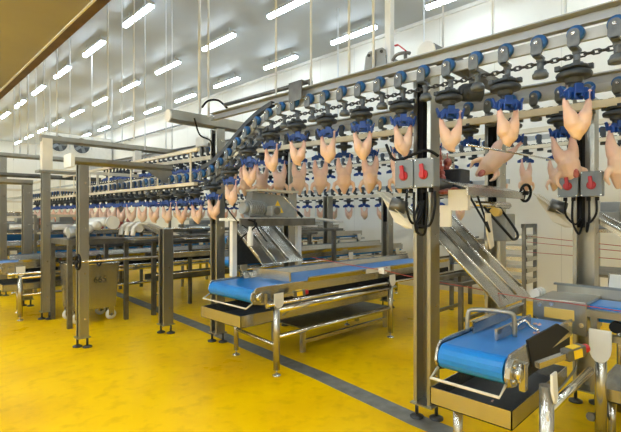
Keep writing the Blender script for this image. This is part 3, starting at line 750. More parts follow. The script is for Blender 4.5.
# right near conveyor
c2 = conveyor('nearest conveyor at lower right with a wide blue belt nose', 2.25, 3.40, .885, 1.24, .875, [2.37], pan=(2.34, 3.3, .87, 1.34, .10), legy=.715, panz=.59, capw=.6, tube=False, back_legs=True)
part('leg_rail', MB().cyl((2.36, .735, .60), (3.3, .735, .60), .024, n=14), 'chrome', c2)
part('pipe_end', MB().tube([(2.36+.028*math.cos(a), .70, .62+.028*math.sin(a)) for a in [PI*i/8-.4 for i in range(12)]], .007, 6), 'white', c2)
part('guard', MB().box(2.62, 3.45, 1.20, 1.21, .88, .95).box(2.62, 3.45, 1.185, 1.225, .945, .952), 'steel', c2)
part('guide_plate', MB().box(2.55, 3.10, 1.03, 1.045, .882, .945), 'steel', c2)
part('hoop', MB().tube([(2.57, 1.22, .90), (2.58, 1.22, 1.0), (2.60, 1.19, 1.03), (2.66, 1.02, 1.03), (2.68, .985, 1.0), (2.68, .98, .89)], .014, 8, smooth=4), 'post', c2, label='bent steel hoop over the belt')
part('hook', MB().tube([(2.80, 1.03, .90), (2.82, .98, .96), (2.84, .95, .93), (2.84, .90, .91)], .010, 6, smooth=4), 'chrome', c2)
part('apron', MB().prism([(2.52, .855, .925), (3.05, .855, .925), (3.3, .855, .83), (2.6, .855, .76)], (0, .01, 0), False), 'black', c2, label='black rubber side apron')
# front legs with back brace seen under the pan
# emergency stop units
def estop(p, ax, label):
    t = thing('emergency_stop', label, 'emergency stop', p); p = Vector(p); a = Vector(ax).normalized()
    q = a.cross(Vector((0, 0, 1))).normalized(); up = q.cross(a)
    R = Matrix((a, q, up)).transposed()
    part('housing', MB().cbox(p, (.13, .055, .062), R), 'dull', t, .006)
    part('label_plate', MB().cbox(p+q*.029, (.06, .004, .045), R).cbox(p+up*.032, (.06, .045, .004), R), 'yellow', t, label='yellow face plate')
    part('button', MB().cyl(p+a*.065, p+a*.10, .024, n=14), 'red', t, .004, label='red mushroom button')
    part('arm', MB().bar(p-a*.26, p-a*.06, .03, .03), 'steel', t)
    part('cable', MB().tube([p-up*.03, p-up*.08+a*.01, p-up*.14-a*.08, p-up*.20-a*.20], .006, 6, smooth=4), 'dull', t)
    return t
estop((2.66, .67, .87), (1, -.45, .16), 'emergency stop with yellow plate and red button beside the nearest blue belt')
estop((3.14, 3.31, .80), (1, -.45, .10), 'yellow and red emergency stop on the rail of the middle conveyor')
estop((2.12, 7.86, .82), (1, 0, .05), 'yellow and red emergency stop at left, left of the wheeled bin')

# conveyor at left behind the posts and the far ones
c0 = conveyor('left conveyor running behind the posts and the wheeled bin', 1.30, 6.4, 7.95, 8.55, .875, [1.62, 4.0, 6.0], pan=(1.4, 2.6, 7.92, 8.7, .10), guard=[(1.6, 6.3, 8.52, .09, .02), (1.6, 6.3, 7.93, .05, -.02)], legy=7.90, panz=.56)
conveyor('conveyor behind the middle one, under the steel chutes', 3.6, 8.0, 5.25, 5.75, .97, [3.8, 6.2, 7.7], pan=None, detail=False, guard=[(3.7, 7.9, 5.72, .1, .03), (3.7, 7.9, 5.22, .06, -.02)], r=.05)
conveyor('upper rear conveyor behind the second post row', 4.4, 8.2, 6.5, 7.0, 1.22, [4.6, 6.4, 8.0], pan=None, detail=False, guard=[(4.5, 8.1, 6.98, .08, .02)], r=.05)
conveyor('long far conveyor left of the wheeled bin', 1.9, 7.6, 10.9, 11.5, .93, [2.1, 4.2, 6.5], pan=None, detail=False, guard=[(2.0, 7.5, 11.5, .1, .02), (2.0, 7.5, 10.88, .05, -.02)])
conveyor('farthest conveyor by the left edge with a blue belt', 2.0, 7.8, 14.5, 15.2, 1.05, [2.2, 4.6, 7.2], pan=None, detail=False, guard=[(2.1, 7.7, 15.2, .1, .02)])
conveyor('raised far conveyor behind the farthest blue belt', 2.2, 8.0, 18.0, 18.6, 1.25, [2.6, 5, 7.5], pan=None, detail=False, guard=[(2.3, 7.9, 18.6, .12, .02)])

# small gathering conveyors along the wall side seen between the posts
def frame_table(label, x0, x1, y0, y1, z, zlow=.25, m='dull'):
    t = thing('frame_table', label, 'frame', (x0, y0, 0))
    for x in (x0, x1):
        for y in (y0, y1): part('leg', MB().box(x-.025, x+.025, y-.025, y+.025, 0, z-.05), m, t)
    part('top_rim', MB().box(x0-.03, x1+.03, y0-.03, y0+.03, z-.05, z).box(x0-.03, x1+.03, y1-.03, y1+.03, z-.05, z).box(x0-.03, x0+.03, y0, y1, z-.05, z).box(x1-.03, x1+.03, y0, y1, z-.05, z), m, t)
    for y in (y0, y1): part('lower_rail', MB().box(x0, x1, y-.02, y+.02, zlow, zlow+.04), m, t)
    return t
frame_table('steel frame beyond the middle conveyor near the large post', 5.3, 6.3, 2.6, 3.1, .75)

# ================================================================== UNLOADING MODULES
def chute(label, x0, x1, ya, za, yb, zb, ribs=3, m='steel'):
    t = thing('chute', label, 'chute', ((x0+x1)/2, ya, za)); n = Vector((0, (za-zb), (ya-yb))).normalized()
    d = Vector((0, yb-ya, zb-za))
    part('pan', MB().prism([(x0, ya, za), (x1, ya, za), (x1, yb, zb), (x0, yb, zb)], n*-.008, False), m, t)
    for i in range(ribs):
        x = x0+(x1-x0)*i/(ribs-1)
        h = .10 if i in (0, ribs-1) else .05
        a, b = Vector((x, ya, za)), Vector((x, yb, zb))
        part('side_wall', MB().prism([a, b, b+n*h, a+n*h], (.008, 0, 0), False), m, t)
        part('rolled_edge', MB().cyl(a+n*h, b+n*h, .010, n=8), 'chrome', t)
    return t
chute('large stainless chute sloping down onto the nearest blue belt', 3.18, 3.80, 1.95, 1.60, 1.27, .95, 4)
chute('ribbed stainless chutes under the grey gear motor', 3.28, 3.96, 4.75, 1.50, 4.10, 1.03, 4)
chute('steel chute at the right edge behind the rear post', 4.43, 4.9, .95, 1.55, .3, 1.12, 3)

# module by the large post
t = thing('unloader_frame', 'steel unloading tray with red giblet scraps beside the large post', 'machine', (3.3, 1.5, 1.7))
part('tray', MB().box(3.22, 3.80, 1.48, 1.95, 1.76, 1.772), 'steel', t)
part('fascia', MB().box(2.93, 4.0, 1.385, 1.40, 1.745, 1.80).prism([(2.93, 1.39, 1.795), (4.0, 1.39, 1.795), (4.0, 1.58, 1.85), (2.93, 1.58, 1.85)], (0, 0, .008), False), 'steel', t)
part('roller', MB().cyl((3.25, 1.50, 1.69), (3.95, 1.50, 1.69), .028, n=12), 'chrome', t)
part('upright', MB().box(3.22, 3.26, 1.92, 1.95, 1.74, 2.08), 'steel', t); part('upright', MB().box(3.74, 3.79, 1.92, 1.95, 1.74, 2.08), 'steel', t)
part('cross_bar', MB().box(3.22, 3.79, 1.92, 1.94, 2.10, 2.14), 'steel', t)
part('back_plate', MB().box(3.26, 3.52, 1.935, 1.945, 1.80, 2.10), 'grey', t)
part('drum', MB().cyl((3.25, 1.85, 1.86), (3.73, 1.85, 1.86), .06, n=14), 'dull', t)
part('gear_head', MB().box(3.50, 3.68, 1.72, 1.90, 1.80, 2.0), 'disc', t, .01)
part('bracket', MB().box(2.985, 3.003, 1.54, 1.63, 1.52, 1.68), 'cream', t, .004)
part('arm', MB().box(2.98, 3.02, 1.41, 1.56, 1.64, 1.79), 'cream', t)
part('lever', MB().prism([(3.10, 1.33, 1.62), (3.18, 1.33, 1.62), (3.22, 1.33, 1.45), (3.24, 1.33, 1.38), (3.18, 1.33, 1.36), (3.12, 1.33, 1.48)], (0, .012, 0), False), 'cream', t, .002)
part('gear_box', MB().box(3.86, 4.06, 1.48, 1.68, 1.38, 1.62), 'motor', t, .01)
part('indicator', MB().cyl((3.40, 1.40, 1.63), (3.48, 1.40, 1.63), .035, n=12), 'amber', t)
rs = random.Random(3)
def lumps(label, spots, m, cat, nm, group=None):
    for i, (p, s) in enumerate(spots):
        mb = MB(); p = Vector(p)
        for k in range(5):
            q = p+Vector((rs.uniform(-s, s), rs.uniform(-s, s), rs.uniform(.1*s, .6*s))); mb.sph(q, (s*rs.uniform(.4, .8), s*rs.uniform(.4, .8), s*rs.uniform(.3, .5)), 8)
        solo(nm, mb, m, label.format(nth(i+1)), cat, group=group)
lumps('dark red giblet lump, {} along the steel tray by the large post', [((3.20+.13*i, 1.66+.05*(i % 3), 1.775), .05) for i in range(5)], 'meat', 'meat', 'giblet', 'giblets on the tray')
def hang(label, spots, m='meat'):
    for i, p in enumerate(spots):
        mb = MB(); p = Vector(p)
        for k in range(6): mb.sph(p+Vector((rs.uniform(-.025, .025), rs.uniform(-.025, .025), -k*.045)), rs.uniform(.022, .042), 8)
        mb.cyl(p+Vector((0, 0, .0)), p+Vector((0, 0, .08)), .005, n=5)
        solo('giblet_bunch', mb, m, label.format(nth(i+1)), 'meat', group='red giblet bunches')
hang('red giblet bunch hanging behind the large post, {} from the left', [(3.20+.12*i, 1.87, 2.10-.03*(i % 2)) for i in range(4)])
cable([(3.06, 1.44, 1.75), (3.0, 1.30, 1.56), (3.08, 1.30, 1.50), (3.20, 1.44, 1.75)], .008, 'short black cable under the unloading tray')
cable([(3.36, 1.46, 1.67), (3.38, 1.30, 1.48), (3.48, 1.28, 1.42), (3.60, 1.30, 1.47), (3.66, 1.46, 1.67)], .010, 'black cable loop hanging under the steel tray')
def handwheel(c, axis, R, label, shaft=None):
    t = thing('handwheel', label, 'handwheel', c); c = Vector(c); a = Vector(axis).normalized(); u = a.orthogonal().normalized(); v = a.cross(u)
    part('rim', MB().tube([c+(u*math.cos(2*PI*i/20)+v*math.sin(2*PI*i/20))*R for i in range(20)], R*.17, 8, closed=True), 'black', t)
    mb = MB()
    for k in range(3): d = u*math.cos(2*PI*k/3+.5)+v*math.sin(2*PI*k/3+.5); mb.bar(c+d*R*.1, c+d*R, R*.16, R*.1)
    part('spoke', mb, 'black', t); part('hub', MB().cyl(c-a*.02, c+a*.02, R*.25, n=12), 'black', t)
    if shaft: part('shaft', MB().cyl(c, c+a*shaft, .013, n=8), 'chrome', t)
    return t
handwheel((4.02, 1.38, 1.80), (.25, .97, .1), .072, 'black handwheel at the right end of the unloading tray', .12)
handwheel((1.72, 5.58, 1.06), (1, 0, 0), .085, 'black handwheel on the post in front of the wheeled bin', 1.0)
handwheel((2.05, 5.85, 1.04), (1, 0, 0), .07, 'smaller dark handwheel just right of the bin post', .5)
# fixed slat rack near wall
t = thing('pan_rack', 'stainless rack of stacked pans right of the large chute', 'rack', (6.0, 2.1, .7))
part('frame', MB().box(5.75, 5.79, 1.98, 2.02, 0, 1.5).box(6.15, 6.19, 1.98, 2.02, 0, 1.5).box(5.75, 6.19, 2.0, 2.03, 1.45, 1.5).box(6.15, 6.19, 2.4, 2.44, 0, 1.5).box(5.75, 5.79, 2.4, 2.44, 0, 1.5), 'dull', t)
for k in range(5): part('pan', MB().box(5.79, 6.15, 1.97, 2.42, .75+.14*k, .80+.14*k), 'steel', t)

# gear motor module over the middle conveyor
t = thing('gear_motor', 'grey gear motor on a white-topped shelf behind the narrow post', 'motor', (3.3, 4.2, 1.6))
part('shelf', MB().box(2.92, 4.12, 4.05, 4.45, 1.545, 1.575), 'white', t); part('shelf_frame', MB().box(2.92, 4.12, 4.03, 4.05, 1.48, 1.57), 'dull', t)
for x in (2.98, 4.02): part('shelf_post', MB().box(x-.03, x+.03, 4.22, 4.28, .9, 1.545), 'white', t)
part('motor_body', MB().cyl((3.10, 4.16, 1.69), (3.36, 4.16, 1.68), .085, n=18).cyl((3.04, 4.16, 1.695), (3.10, 4.16, 1.69), .07, n=18), 'motor', t)
mb = MB()
for k in range(7): mb.cyl((3.12+.03*k, 4.16, 1.699-.002*k), (3.132+.03*k, 4.16, 1.699-.002*k), .095, n=18)
part('cooling_fins', mb, 'motor', t)
tb = part('terminal_box', MB().box(3.34, 3.48, 3.98, 4.12, 1.60, 1.72), 'motor', t, .012)
part('dial', MB().cyl((3.41, 3.965, 1.66), (3.41, 3.98, 1.66), .045, n=16), 'dull', tb)
hs = part('housing', MB().prism([(3.25, 4.3, 1.58), (4.0, 4.3, 1.58), (4.0, 4.3, 1.80), (3.85, 4.3, 1.86), (3.30, 4.3, 1.90)], (0, .12, 0), False), 'motor', t, .006)
part('warning_triangle', MB().prism([(3.60, 4.298, 1.64), (3.80, 4.298, 1.64), (3.70, 4.298, 1.80)], (0, -.003, 0), False), 'yellow', hs, label='yellow warning triangle')
part('warning_symbol', MB().prism([(3.65, 4.294, 1.66), (3.665, 4.294, 1.70), (3.69, 4.294, 1.675), (3.70, 4.294, 1.735), (3.712, 4.294, 1.675), (3.735, 4.294, 1.70), (3.75, 4.294, 1.66)], (0, -.002, 0), False), 'ink', hs, label='black warning symbol')
part('back_panel', MB().box(3.3, 4.1, 4.80, 4.81, .95, 1.54), 'disc', t)
part('top_cover', MB().box(3.30, 4.0, 4.22, 4.44, 1.905, 1.93), 'cream', t)
part('strut', MB().cyl((3.55, 4.02, 1.84), (3.86, 4.02, 1.60), .010, n=8), 'chrome', t)
part('strut_foot', MB().cyl((3.80, 4.02, 1.645), (3.87, 4.02, 1.59), .02, n=8), 'black', t)
for i, (a, lab) in enumerate((((3.02, 4.02, 1.56), 'black cable crossing below the gear motor shelf'), ((3.12, 4.02, 1.56), 'second black cable crossing below the gear motor shelf'))):
    s = -1 if i else 1
    cable([a, (a[0]+.06*s+.05, 4.0, 1.50), (a[0]-.10*s, 4.0, 1.36), (a[0]-.16*s+.0, 4.0, 1.30)], .009, lab)
solo('bottle', MB().lathe([(.03, 0), (.035, .01), (.035, .15), (.02, .18), (.018, .22)], (3.02, 3.98, 1.26), 'z', 12), 'white', 'white plastic bottle hanging left of the steel chutes', 'bottle')
cable([(2.98, 4.36, 1.95), (2.90, 4.30, 1.75), (2.92, 4.1, 1.55), (2.98, 3.98, 1.46)], .007, 'thin dark cable running down the post to the bottle')

# shaped guide tracks and roller machine in the left background
def guides(label, x0, y0, z, n=3, dx=0, L=1.3, w_=.06, gap=.17, drop=.05):
    t = thing('guide_track', label, 'guide track', (x0, y0, z))
    for k in range(n):
        y = y0-gap*k
        pr = [(x0, z-.14), (x0+.02, z-.02), (x0+.10, z+.04), (x0+.22, z+.04), (x0+.38, z-.02), (x0+L*.6, z-.02-drop*.4), (x0+L, z-.05-drop)]
        mb = MB()
        for (a, za), (b, zb_) in zip(pr[:-1], pr[1:]): mb.bar((a, y, za), (b, y, zb_), w_, .035, up=(0, 0, 1) if a > x0 else (1, 0, 0))
        part('curved_rail', mb, 'white', t, .006)
        part('wheel', MB().cyl((x0+.10, y-.02, z-.04), (x0+.10, y+.02, z-.04), .055, n=14), 'white', t)
    part('carrier_bar', MB().box(x0+.02, x0+L, y0-gap*(n-1)-.03, y0+.03, z-.25, z-.21), 'dull', t)
    for x in (x0+.5, x0+L-.1): part('leg', MB().box(x-.03, x+.03, y0-.1, y0-.04, 0, z-.25), 'dull', t)
    return t
guides('white curved guide tracks left of the narrow posts, under the hanging chickens', 2.74, 6.9, 1.45, w_=.10, gap=.22, L=.85, drop=.16)
guides('white curved guide tracks behind the middle conveyor', 4.15, 5.15, 1.60, 2, L=1.6)
guides('distant white curved guide tracks in the middle background', 4.7, 6.2, 1.50, 2, L=1.5)
t = thing('roller_machine', 'white roller machine in the left background above the wheeled bin', 'machine', (2.35, 7.25, 0))
for k in range(4): part('roller', MB().lathe([(.03, -.3), (.07, -.28), (.07, .28), (.03, .3)], (2.18+.12*k, 7.25, 1.36+.05*k), 'y', 12), 'white', t)
part('side_disc', MB().cyl((2.62, 6.93, 1.50), (2.62, 6.88, 1.50), .10, n=18), 'white', t)
part('bed', MB().box(1.98, 2.82, 6.82, 7.68, 1.18, 1.26), 'dull', t)
for x in (2.0, 2.80):
    for y in (6.84, 7.66): part('leg', MB().box(x-.03, x+.03, y-.03, y+.03, 0, 1.18), 'dull', t)
part('motor', MB().cyl((2.02, 6.98, 1.36), (2.18, 6.98, 1.36), .09, n=14), 'motor', t)

# generic machinery stands of the left background
def stand(label, x, y, z, w_, d_, seed):
    r = random.Random(seed); t = thing('evisceration_stand', label, 'machine', (x, y, 0))
    for a in (-1, 1):
        for b in (-1, 1): part('leg', MB().box(x+a*w_/2-.025, x+a*w_/2+.025, y+b*d_/2-.025, y+b*d_/2+.025, 0, z+.35), 'post', t)
    part('shelf', MB().box(x-w_/2, x+w_/2, y-d_/2, y+d_/2, z-.04, z), 'steel', t)
    part('shelf', MB().box(x-w_/2, x+w_/2, y-d_/2, y+d_/2, z-.55, z-.52), 'dull', t)
    part('head', MB().box(x-w_*.35, x+w_*.2, y-d_*.3, y+d_*.3, z, z+.2).box(x-w_*.1, x+w_*.4, y-d_*.2, y+d_*.2, z+.2, z+.32), 'motor', t, .01)
    part('drum', MB().cyl((x-w_*.3, y-d_*.45, z+.1), (x+w_*.3, y-d_*.45, z+.1), .06, n=12), 'white', t)
    part('top_bar', MB().box(x-w_/2-.03, x+w_/2+.03, y-d_/2-.02, y-d_/2+.02, z+.3, z+.35), 'cream', t)
    return t
stand('steel processing stand at far left behind the first post', 2.5, 12.2, 1.25, .9, .7, 1)
stand('steel processing stand left of the roller machine', 2.75, 9.9, 1.28, .8, .6, 2)
stand('steel processing stand between the two front posts at left', 4.1, 12.4, 1.2, 1.0, .6, 3)
stand('steel processing stand behind the guide tracks', 5.5, 9.4, 1.2, 1.0, .6, 4)
stand('steel processing stand in the distant left corner', 3.9, 16.3, 1.35, 1.2, .8, 5)
stand('steel processing stand behind the gear motor', 7.2, 9.2, 1.2, 1.1, .6, 6)
stand('steel processing stand at the right edge behind the rear post', 6.4, 1.2, 1.45, 1.0, .5, 7)
hang('red giblet bunch in the left background, {} from the right', [(3.05, 7.3+.42*i, 1.62) for i in range(14)])

# left overhead walk: high cable tray frame beyond
for i, (x0, x1, y, z, lab) in enumerate(((2.2, 4.2, 9.2, 2.42, 'cream guide frame above the left line'), (1.6, 3.4, 15.5, 2.35, 'cream guide frame far at the left edge'))):
    t = thing('overhead_guide', lab, 'guide', (x0, y, z))
    part('bar', MB().box(x0, x1, y-.03, y+.03, z, z+.06), 'cream', t); part('bar', MB().box(x0, x1, y-.03, y+.03, z-.35, z-.30), 'cream', t)
    for x in (x0+.05, (x0+x1)/2, x1-.05): part('upright', MB().box(x-.02, x+.02, y-.02, y+.02, z-.35, z), 'cream', t)
# background trolley line crossing at far left
t = thing('overhead_rail', 'distant overhead rail between the second line and the far wall', 'conveyor rail', (5.4, 8, 2.7))
part('track', rail(P5, 5.4, '', '', '', '', 0, 0, .026, .068), 'track', t); part('guide_bar', MB().box(5.3, 5.36, 7, 22, 2.58, 2.63), 'cream', t)
t = thing('overhead_rail', 'distant low overhead rail behind the left-hand posts', 'conveyor rail', (4.6, 9, 2.2))
part('track', rail(P6, 4.6, '', '', '', '', 0, 0, .026, .068), 'track', t); part('guide_bar', MB().box(4.50, 4.56, 7.6, 18, 2.06, 2.11), 'dull', t)
t = thing('spreader_rod', 'thin horizontal steel rod behind the tipped chicken', 'rod', (3.4, 1.5, 2.1))
part('rod', MB().cyl((3.2, 1.52, 2.14), (4.9, 1.3, 2.14), .008, n=8), 'chrome', t)

# ================================================================== RIGHT EDGE INFEED CONVEYOR
t = thing('infeed_conveyor', 'cream-framed infeed conveyor at the right edge with an amber window plate', 'conveyor', (3.5, .8, 0))
part('head_box', MB().prism([(3.50, 1.15, .99), (3.50, .80, 1.00), (3.50, .80, .76), (3.50, 1.02, .78), (3.50, 1.15, .86)], (.45, 0, 0), False), 'post', t, .006)
part('window_plate', MB().box(3.492, 3.50, .875, 1.07, .86, .935), 'amber', t, .002, label='amber window plate')
mb = MB()
for y, z in ((1.10, .95), (1.02, .965), (.83, .84)): mb.cyl((3.485, y, z), (3.50, y, z), .016, n=10)
part('knob', mb, 'bolt', t)
part('upper_rail', MB().box(3.50, 3.55, -1.2, .80, .905, .955), 'post', t)
part('lower_rail', MB().box(3.50, 3.55, -1.2, .80, .755, .80), 'post', t)
for y in (.76, .42, -.2): part('frame_post', MB().box(3.505, 3.545, y-.02, y+.02, .80, .905), 'post', t)
part('far_rail', MB().box(4.22, 4.30, -1.2, .80, .80, .955), 'cream', t)
part('belt', MB().extr([(y, z) for y, z in stadium(-1.2, 1.12, .92, .055)], 'x', 3.58, 3.87), 'belt', t, label='blue belt')
part('bearing', MB().cyl((3.54, .64, .85), (3.57, .64, .85), .04, n=12), 'black', t)
lg = tube_leg(t, 3.49, .715, .78, cap=False, r=.036)
pts = [(3.44, .775, .84), (3.44, .645, .84), (3.44, .645, .72)]+[(3.43, .71-.065*math.cos(a), .72-.10*math.sin(a)) for a in [PI*i/8 for i in range(1, 8)]]+[(3.44, .775, .72)]
part('leg_cap', MB().prism(pts, (.014, 0, 0), False), 'white', lg, .003, label='pale tongue-shaped cap plate')
tube_leg(t, 3.49, -.7, .76, cap=False, r=.036)
tube_leg(t, 4.26, .5, .8, cap=False, r=.03)
tube_leg(t, 4.26, -.7, .8, cap=False, r=.03)
# white rollers between belts
mb = MB()
for k in range(3): mb.cyl((3.56+.06*k, 1.16, 1.01), (3.60+.06*k, 1.16, 1.01), .035, n=12)
part('transfer_roller', mb, 'white', t)
t = thing('trough', 'long steel trough above the infeed conveyor at the right edge', 'trough', (3.9, .5, 1.0))
part('side_plate', MB().box(3.90, 3.912, -1.2, 1.10, .965, 1.055), 'post', t); part('rim', MB().box(3.885, 3.93, -1.2, 1.12, 1.05, 1.064), 'grey', t)
part('floor_plate', MB().box(3.912, 4.4, -1.2, .85, .97, .98), 'belt', t)
part('white_guard', MB().prism([(4.15, .80, 1.03), (4.15, -1.2, 1.03), (4.22, -1.2, 1.13), (4.22, .80, 1.13)], (.01, 0, 0), False), 'white', t)
part('far_plate', MB().box(4.4, 4.412, -1.2, .85, .965, 1.12), 'steel', t)
for y in (.75, -.9): part('leg', MB().cyl((4.34, y, 0), (4.34, y, .97), .03, n=10), 'steel', t)
# lower scrap pan at the right edge
t = thing('scrap_pan', 'steel scrap pan low at the right edge under the infeed conveyor', 'pan', (3.85, .3, 0))
x0, x1, y0, y1, z = 3.56, 4.20, -.8, .76, .42
part('pan', MB().box(x0, x1, y0, y1, z-.09, z-.082).box(x0, x0+.006, y0, y1, z-.09, z).box(x1-.006, x1, y0, y1, z-.09, z).box(x0, x1, y1-.006, y1, z-.09, z).box(x0, x1, y0, y0+.006, z-.09, z), 'steel', t)
for x in (x0+.08, x1-.08):
    for y in (y0+.1, y1-.08): part('leg', MB().cyl((x, y, 0), (x, y, z-.09), .024, n=10), 'steel', t)
part('drain_elbow', MB().tube([(3.66, .70, .33), (3.66, .72, .24), (3.60, .74, .20), (3.50, .78, .22)], .03, 10, smooth=4), 'dull', t)
lumps('pink meat scrap in the low pan at the right edge, {} from the left', [((3.66, .68, .345), .04), ((3.68, .55, .345), .05), ((3.80, .50, .345), .05)], 'scrap', 'meat', 'meat_scrap', 'scraps in the right pan')
lumps('small pink scrap in the pan under the nearest belt nose, {} from the left', [((2.40, .97, .49), .02), ((2.62, 1.1, .49), .018)], 'scrap', 'meat', 'meat_scrap', 'scraps under the belt nose')
lumps('pale pink scrap on the nearest blue belt, {} from the front', [((2.85, .91, .88), .022), ((3.05, .88, .88), .018), ((3.12, 1.0, .88), .016)], 'scrap', 'meat', 'meat_scrap', 'scraps on the nearest belt')

# red pull cords
def cord(p, q, lab, sag=.0, r=.0035):
    p, q = Vector(p), Vector(q); solo('pull_cord', MB().tube([p.lerp(q, i/10)-Vector((0, 0, sag*4*(i/10)*(1-i/10))) for i in range(11)], r, 6), 'cord', lab, 'cord')
cord(at(312, 257, Y=3.30), at(383, 270, Y=2.3), 'red pull cord running from the middle conveyor to the large post', .01)
cord(at(383, 270, Y=2.3), at(468, 287, Y=1.55), 'red pull cord passing across the large post', .01)
cord(at(468, 287, Y=1.55), at(560, 302, X=3.46), 'red pull cord above the nearest blue belt', .01)
cord(at(560, 302, X=3.46), at(640, 314, X=3.46), 'red pull cord along the infeed conveyor at the right edge')
cord(at(527, 236, X=6.1), at(630, 247, X=4.5), 'upper red cord in front of the white wall')
cord(at(527, 242, X=6.1), at(630, 252, X=4.5), 'middle red cord in front of the white wall')
cord(at(527, 252, X=6.1), at(630, 260, X=4.5), 'lower red cord in front of the white wall')
solo('cord_tensioner', MB().box(3.19, 3.24, 2.28, 2.33, 1.09, 1.14).cyl((3.18, 2.33, 1.12), (3.26, 2.26, 1.12), .016, n=8), 'white', 'small white cord clamp left of the large post', 'clamp')

# ================================================================== WHEELED BIN
t = thing('bin_trolley', 'square stainless bin on white wheels with the number 665', 'bin', (2.4, 7.2, 0))
x0, x1, y0, y1, zt, zb_ = 2.06, 2.74, 6.95, 7.55, .88, .20
mb = MB(); ins = .05
o_ = [(x0, y0, zt), (x1, y0, zt), (x1, y1, zt), (x0, y1, zt)]; lo = [(x0+ins, y0+ins*.3, zb_), (x1-ins, y0+ins*.3, zb_), (x1-ins, y1-ins*.3, zb_), (x0+ins, y1-ins*.3, zb_)]
i_ = [(x0+.02, y0+.02, zt), (x1-.02, y0+.02, zt), (x1-.02, y1-.02, zt), (x0+.02, y1-.02, zt)]; il = [(x0+ins+.02, y0+.03, zb_+.03), (x1-ins-.02, y0+.03, zb_+.03), (x1-ins-.02, y1-.03, zb_+.03), (x0+ins+.02, y1-.03, zb_+.03)]
mb.add(o_+lo+i_+il, [(a, (a+1) % 4, 4+(a+1) % 4, 4+a) for a in range(4)]+[(4, 5, 6, 7), (12, 13, 14, 15)]+[(8+a, 8+(a+1) % 4, 12+(a+1) % 4, 12+a) for a in range(4)]+[(a, (a+1) % 4, 8+(a+1) % 4, 8+a) for a in range(4)])
part('tub', mb, 'steel', t)
part('rim', MB().tube([(x0, y0, zt), (x1, y0, zt), (x1, y1, zt), (x0, y1, zt)], .014, 8, closed=True), 'chrome', t)
for x, y in ((x0+.1, y0+.08), (x1-.1, y0+.08), (x0+.1, y1-.08), (x1-.1, y1-.08)):
    f = part('caster_fork', MB().box(x-.04, x+.04, y-.035, y-.028, .07, .20).box(x-.04, x+.04, y+.028, y+.035, .07, .20), 'steel', t)
    part('wheel', MB().lathe([(.03, -.024), (.075, -.02), (.08, 0), (.075, .02), (.03, .024)], (x, y, .08), 'y', 18), 'white', f)
    part('hub', MB().cyl((x, y-.036, .08), (x, y+.036, .08), .022, n=10), 'dull', f)
cu = bpy.data.curves.new('number', 'FONT'); cu.body = '665'; cu.size = .13; cu.extrude = .001
to = bpy.data.objects.new('number_tmp', cu); COL.objects.link(to)
dg = bpy.context.evaluated_depsgraph_get(); me = bpy.data.meshes.new_from_object(to.evaluated_get(dg)); bpy.data.objects.remove(to)
me.materials.clear(); me.materials.append(M['ink'])
n_ = bpy.data.objects.new('number', me); link(n_, t); n_.location = (2.36-2.4, 6.952-7.2, .60); n_.rotation_euler = (PI/2, 0, 0); n_['label'] = 'stencilled number 665'

# ================================================================== FAR WALL EQUIPMENT
def evaporator(x, y, z, label):
    t = thing('evaporator', label, 'cooling unit', (x, y, z))
    part('casing', MB().box(x-1.5, x+1.5, y, y+.8, z, z+1.1), 'white', t, .02)
    for s in (-.95, .05):
        k = part('fan', MB().cyl((x+s, y-.05, z+.6), (x+s, y, z+.6), .38, n=22), 'fan', t)
        mb = MB()
        for a in range(5): c = Vector((x+s, y-.07, z+.6)); d = Vector((math.cos(a*2*PI/5), 0, math.sin(a*2*PI/5))); mb.bar(c+d*.06, c+d*.34, .012, .14, up=(d.z, .3, -d.x))
        part('fan_blade', mb, 'grey', k)
        part('fan_ring', MB().tube([(x+s+.39*math.cos(a), y-.05, z+.6+.39*math.sin(a)) for a in [2*PI*i/24 for i in range(24)]], .025, 6, closed=True), 'white', k)
    part('drip_tray', MB().box(x-1.55, x+1.55, y-.05, y+.85, z-.1, z-.02), 'white', t)
    mb = MB()
    for s in (-1.3, 1.3): mb.box(x+s-.02, x+s+.02, y+.38, y+.42, z+1.1, 6.0)
    part('hanger', mb, 'rod', t)
    return t
evaporator(7.2, 23.0, 4.4, 'white cooling unit with two dark fans hanging at the far end')
evaporator(2.6, 29, 3.9, 'white cooling unit far left by the end wall, half hidden')
t = thing('wall_vent', 'small grey louvre panel on the right wall far away', 'vent', (8.7, 19.6, 4.2))
part('frame', MB().box(8.72, 8.8, 19.2, 20.4, 3.95, 4.75), 'lampbox', t)
mb = MB()
for k in range(5): mb.box(8.70, 8.72, 19.28, 20.32, 4.03+.14*k, 4.09+.14*k)
part('louvre', mb, 'grey', t)
t = thing('wall_pipe', 'long grey pipe running along the right wall below the ceiling', 'pipe', (8.7, 3, 5.1))
part('pipe', MB().cyl((8.66, 2.0, 5.12), (8.66, 30, 5.3), .035, n=8), 'grey', t)
mb = MB()
for y in range(3, 30, 3): mb.box(8.64, 8.8, y-.02, y+.02, 5.07+.0064*(y-2), 5.17+.0064*(y-2))
part('clip', mb, 'rod', t)
t = thing('wall_conduit', 'pair of thin vertical grey conduits on the right wall', 'conduit', (8.72, 9, 3))
for y in (8.55, 8.25): part('pipe', MB().cyl((8.75, y, .3), (8.75, y, 5.2), .022, n=8), 'rod', t)
solo('pipe', MB().cyl((3.0, 4.45, 2.93), (3.0, 3.0, 2.90), .022, n=10).cyl((3.0, 3.0, 2.90), (3.0, 3.0, 2.80), .022, n=10), 'dull', 'grey pipe running above the bend of the front rail', 'pipe')
cable([(3.05, 4.42, 2.86), (2.95, 4.5, 2.98), (2.80, 4.5, 2.95), (2.72, 4.5, 2.86)], .012, 'black cable curling over the rounded cross beam')
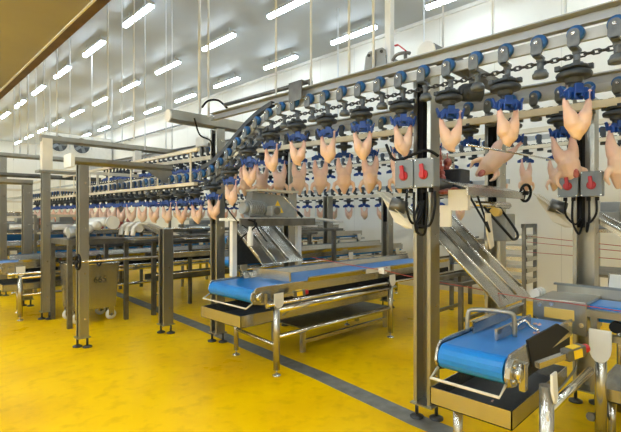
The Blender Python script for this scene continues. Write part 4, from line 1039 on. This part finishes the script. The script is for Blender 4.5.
cable([(2.62, 4.5, 2.72), (2.72, 4.55, 2.55), (2.90, 4.6, 2.50), (2.98, 4.7, 2.35)], .010, 'thin black cable drooping from the rounded cross beam')
t = thing('sensor_box', 'small white box on the second line left of the bend', 'box', (4.0, 6.6, 2.75))
part('case', MB().box(3.95, 4.05, 6.5, 6.75, 2.78, 2.95), 'white', t, .01); part('stem', MB().box(3.98, 4.02, 6.6, 6.64, 2.62, 2.78), 'dull', t)

# ------------------------------------------------------------------ further lines of tables and frames in the background
def long_frame(label, x0, x1, y, levels, w_=.4, m='dull', n=4):
    t = thing('rail_stand', label, 'frame', (x0, y, 0))
    for i in range(n):
        x = x0+.1+(x1-x0-.2)*i/(n-1)
        part('leg', MB().box(x-.028, x+.028, y-.028, y+.028, 0, levels[-1][0]), m, t)
    for z, h, mm in levels:
        part('tray', MB().box(x0, x1, y-w_/2, y+w_/2, z, z+.012).box(x0, x1, y-w_/2, y-w_/2+.008, z, z+h).box(x0, x1, y+w_/2-.008, y+w_/2, z, z+h), mm, t)
        part('tray_edge', MB().cyl((x0, y-w_/2, z+h), (x1, y-w_/2, z+h), .012, n=8), 'chrome', t)
    return t
long_frame('three-level dark steel tray stand behind the left conveyor', 3.3, 4.9, 9.75, [(.55, .10, 'dull'), (.95, .08, 'disc'), (1.22, .10, 'steel')])
long_frame('steel tray stand between the left conveyor and the posts of the front line', 3.35, 5.6, 7.25, [(.50, .10, 'dull'), (.86, .10, 'steel'), (1.12, .07, 'disc'), (1.32, .06, 'dull')], .3)
long_frame('low steel tray stand behind the guide tracks in the middle', 5.9, 8.3, 7.45, [(.45, .1, 'dull'), (.75, .1, 'dull'), (1.30, .08, 'steel')], .3)
long_frame('tall tray stand at the rear, in front of the wall', 6.7, 8.5, 8.2, [(.6, .1, 'disc'), (1.0, .12, 'dull'), (1.35, .1, 'steel')], .5)
long_frame('blue and steel tray stand at far left', 2.2, 5.8, 13.2, [(.7, .12, 'dull'), (1.0, .16, 'wheel'), (1.3, .12, 'dull')], .5)
long_frame('dark tray stand in the distant left background', 2.8, 6.5, 20.5, [(.8, .2, 'disc'), (1.2, .2, 'wheel'), (1.6, .15, 'steel')], .6)
long_frame('tray stand along the wall right of the middle conveyor', 6.9, 8.5, 3.6, [(.5, .1, 'dull'), (.8, .1, 'steel'), (1.1, .1, 'dull')], .4, n=3)
t = thing('button_bar', 'horizontal steel bar with a small yellow button left of the middle conveyor', 'bar', (3.0, 6.0, 1.3))
part('bar', MB().cyl((2.55, 5.95, 1.30), (3.9, 5.95, 1.30), .02, n=8), 'dull', t); part('post', MB().box(3.85, 3.91, 5.92, 5.98, 0, 1.30), 'dull', t)
part('button', MB().cyl((3.05, 5.925, 1.30), (3.05, 5.89, 1.30), .03, n=10), 'yellow', t)
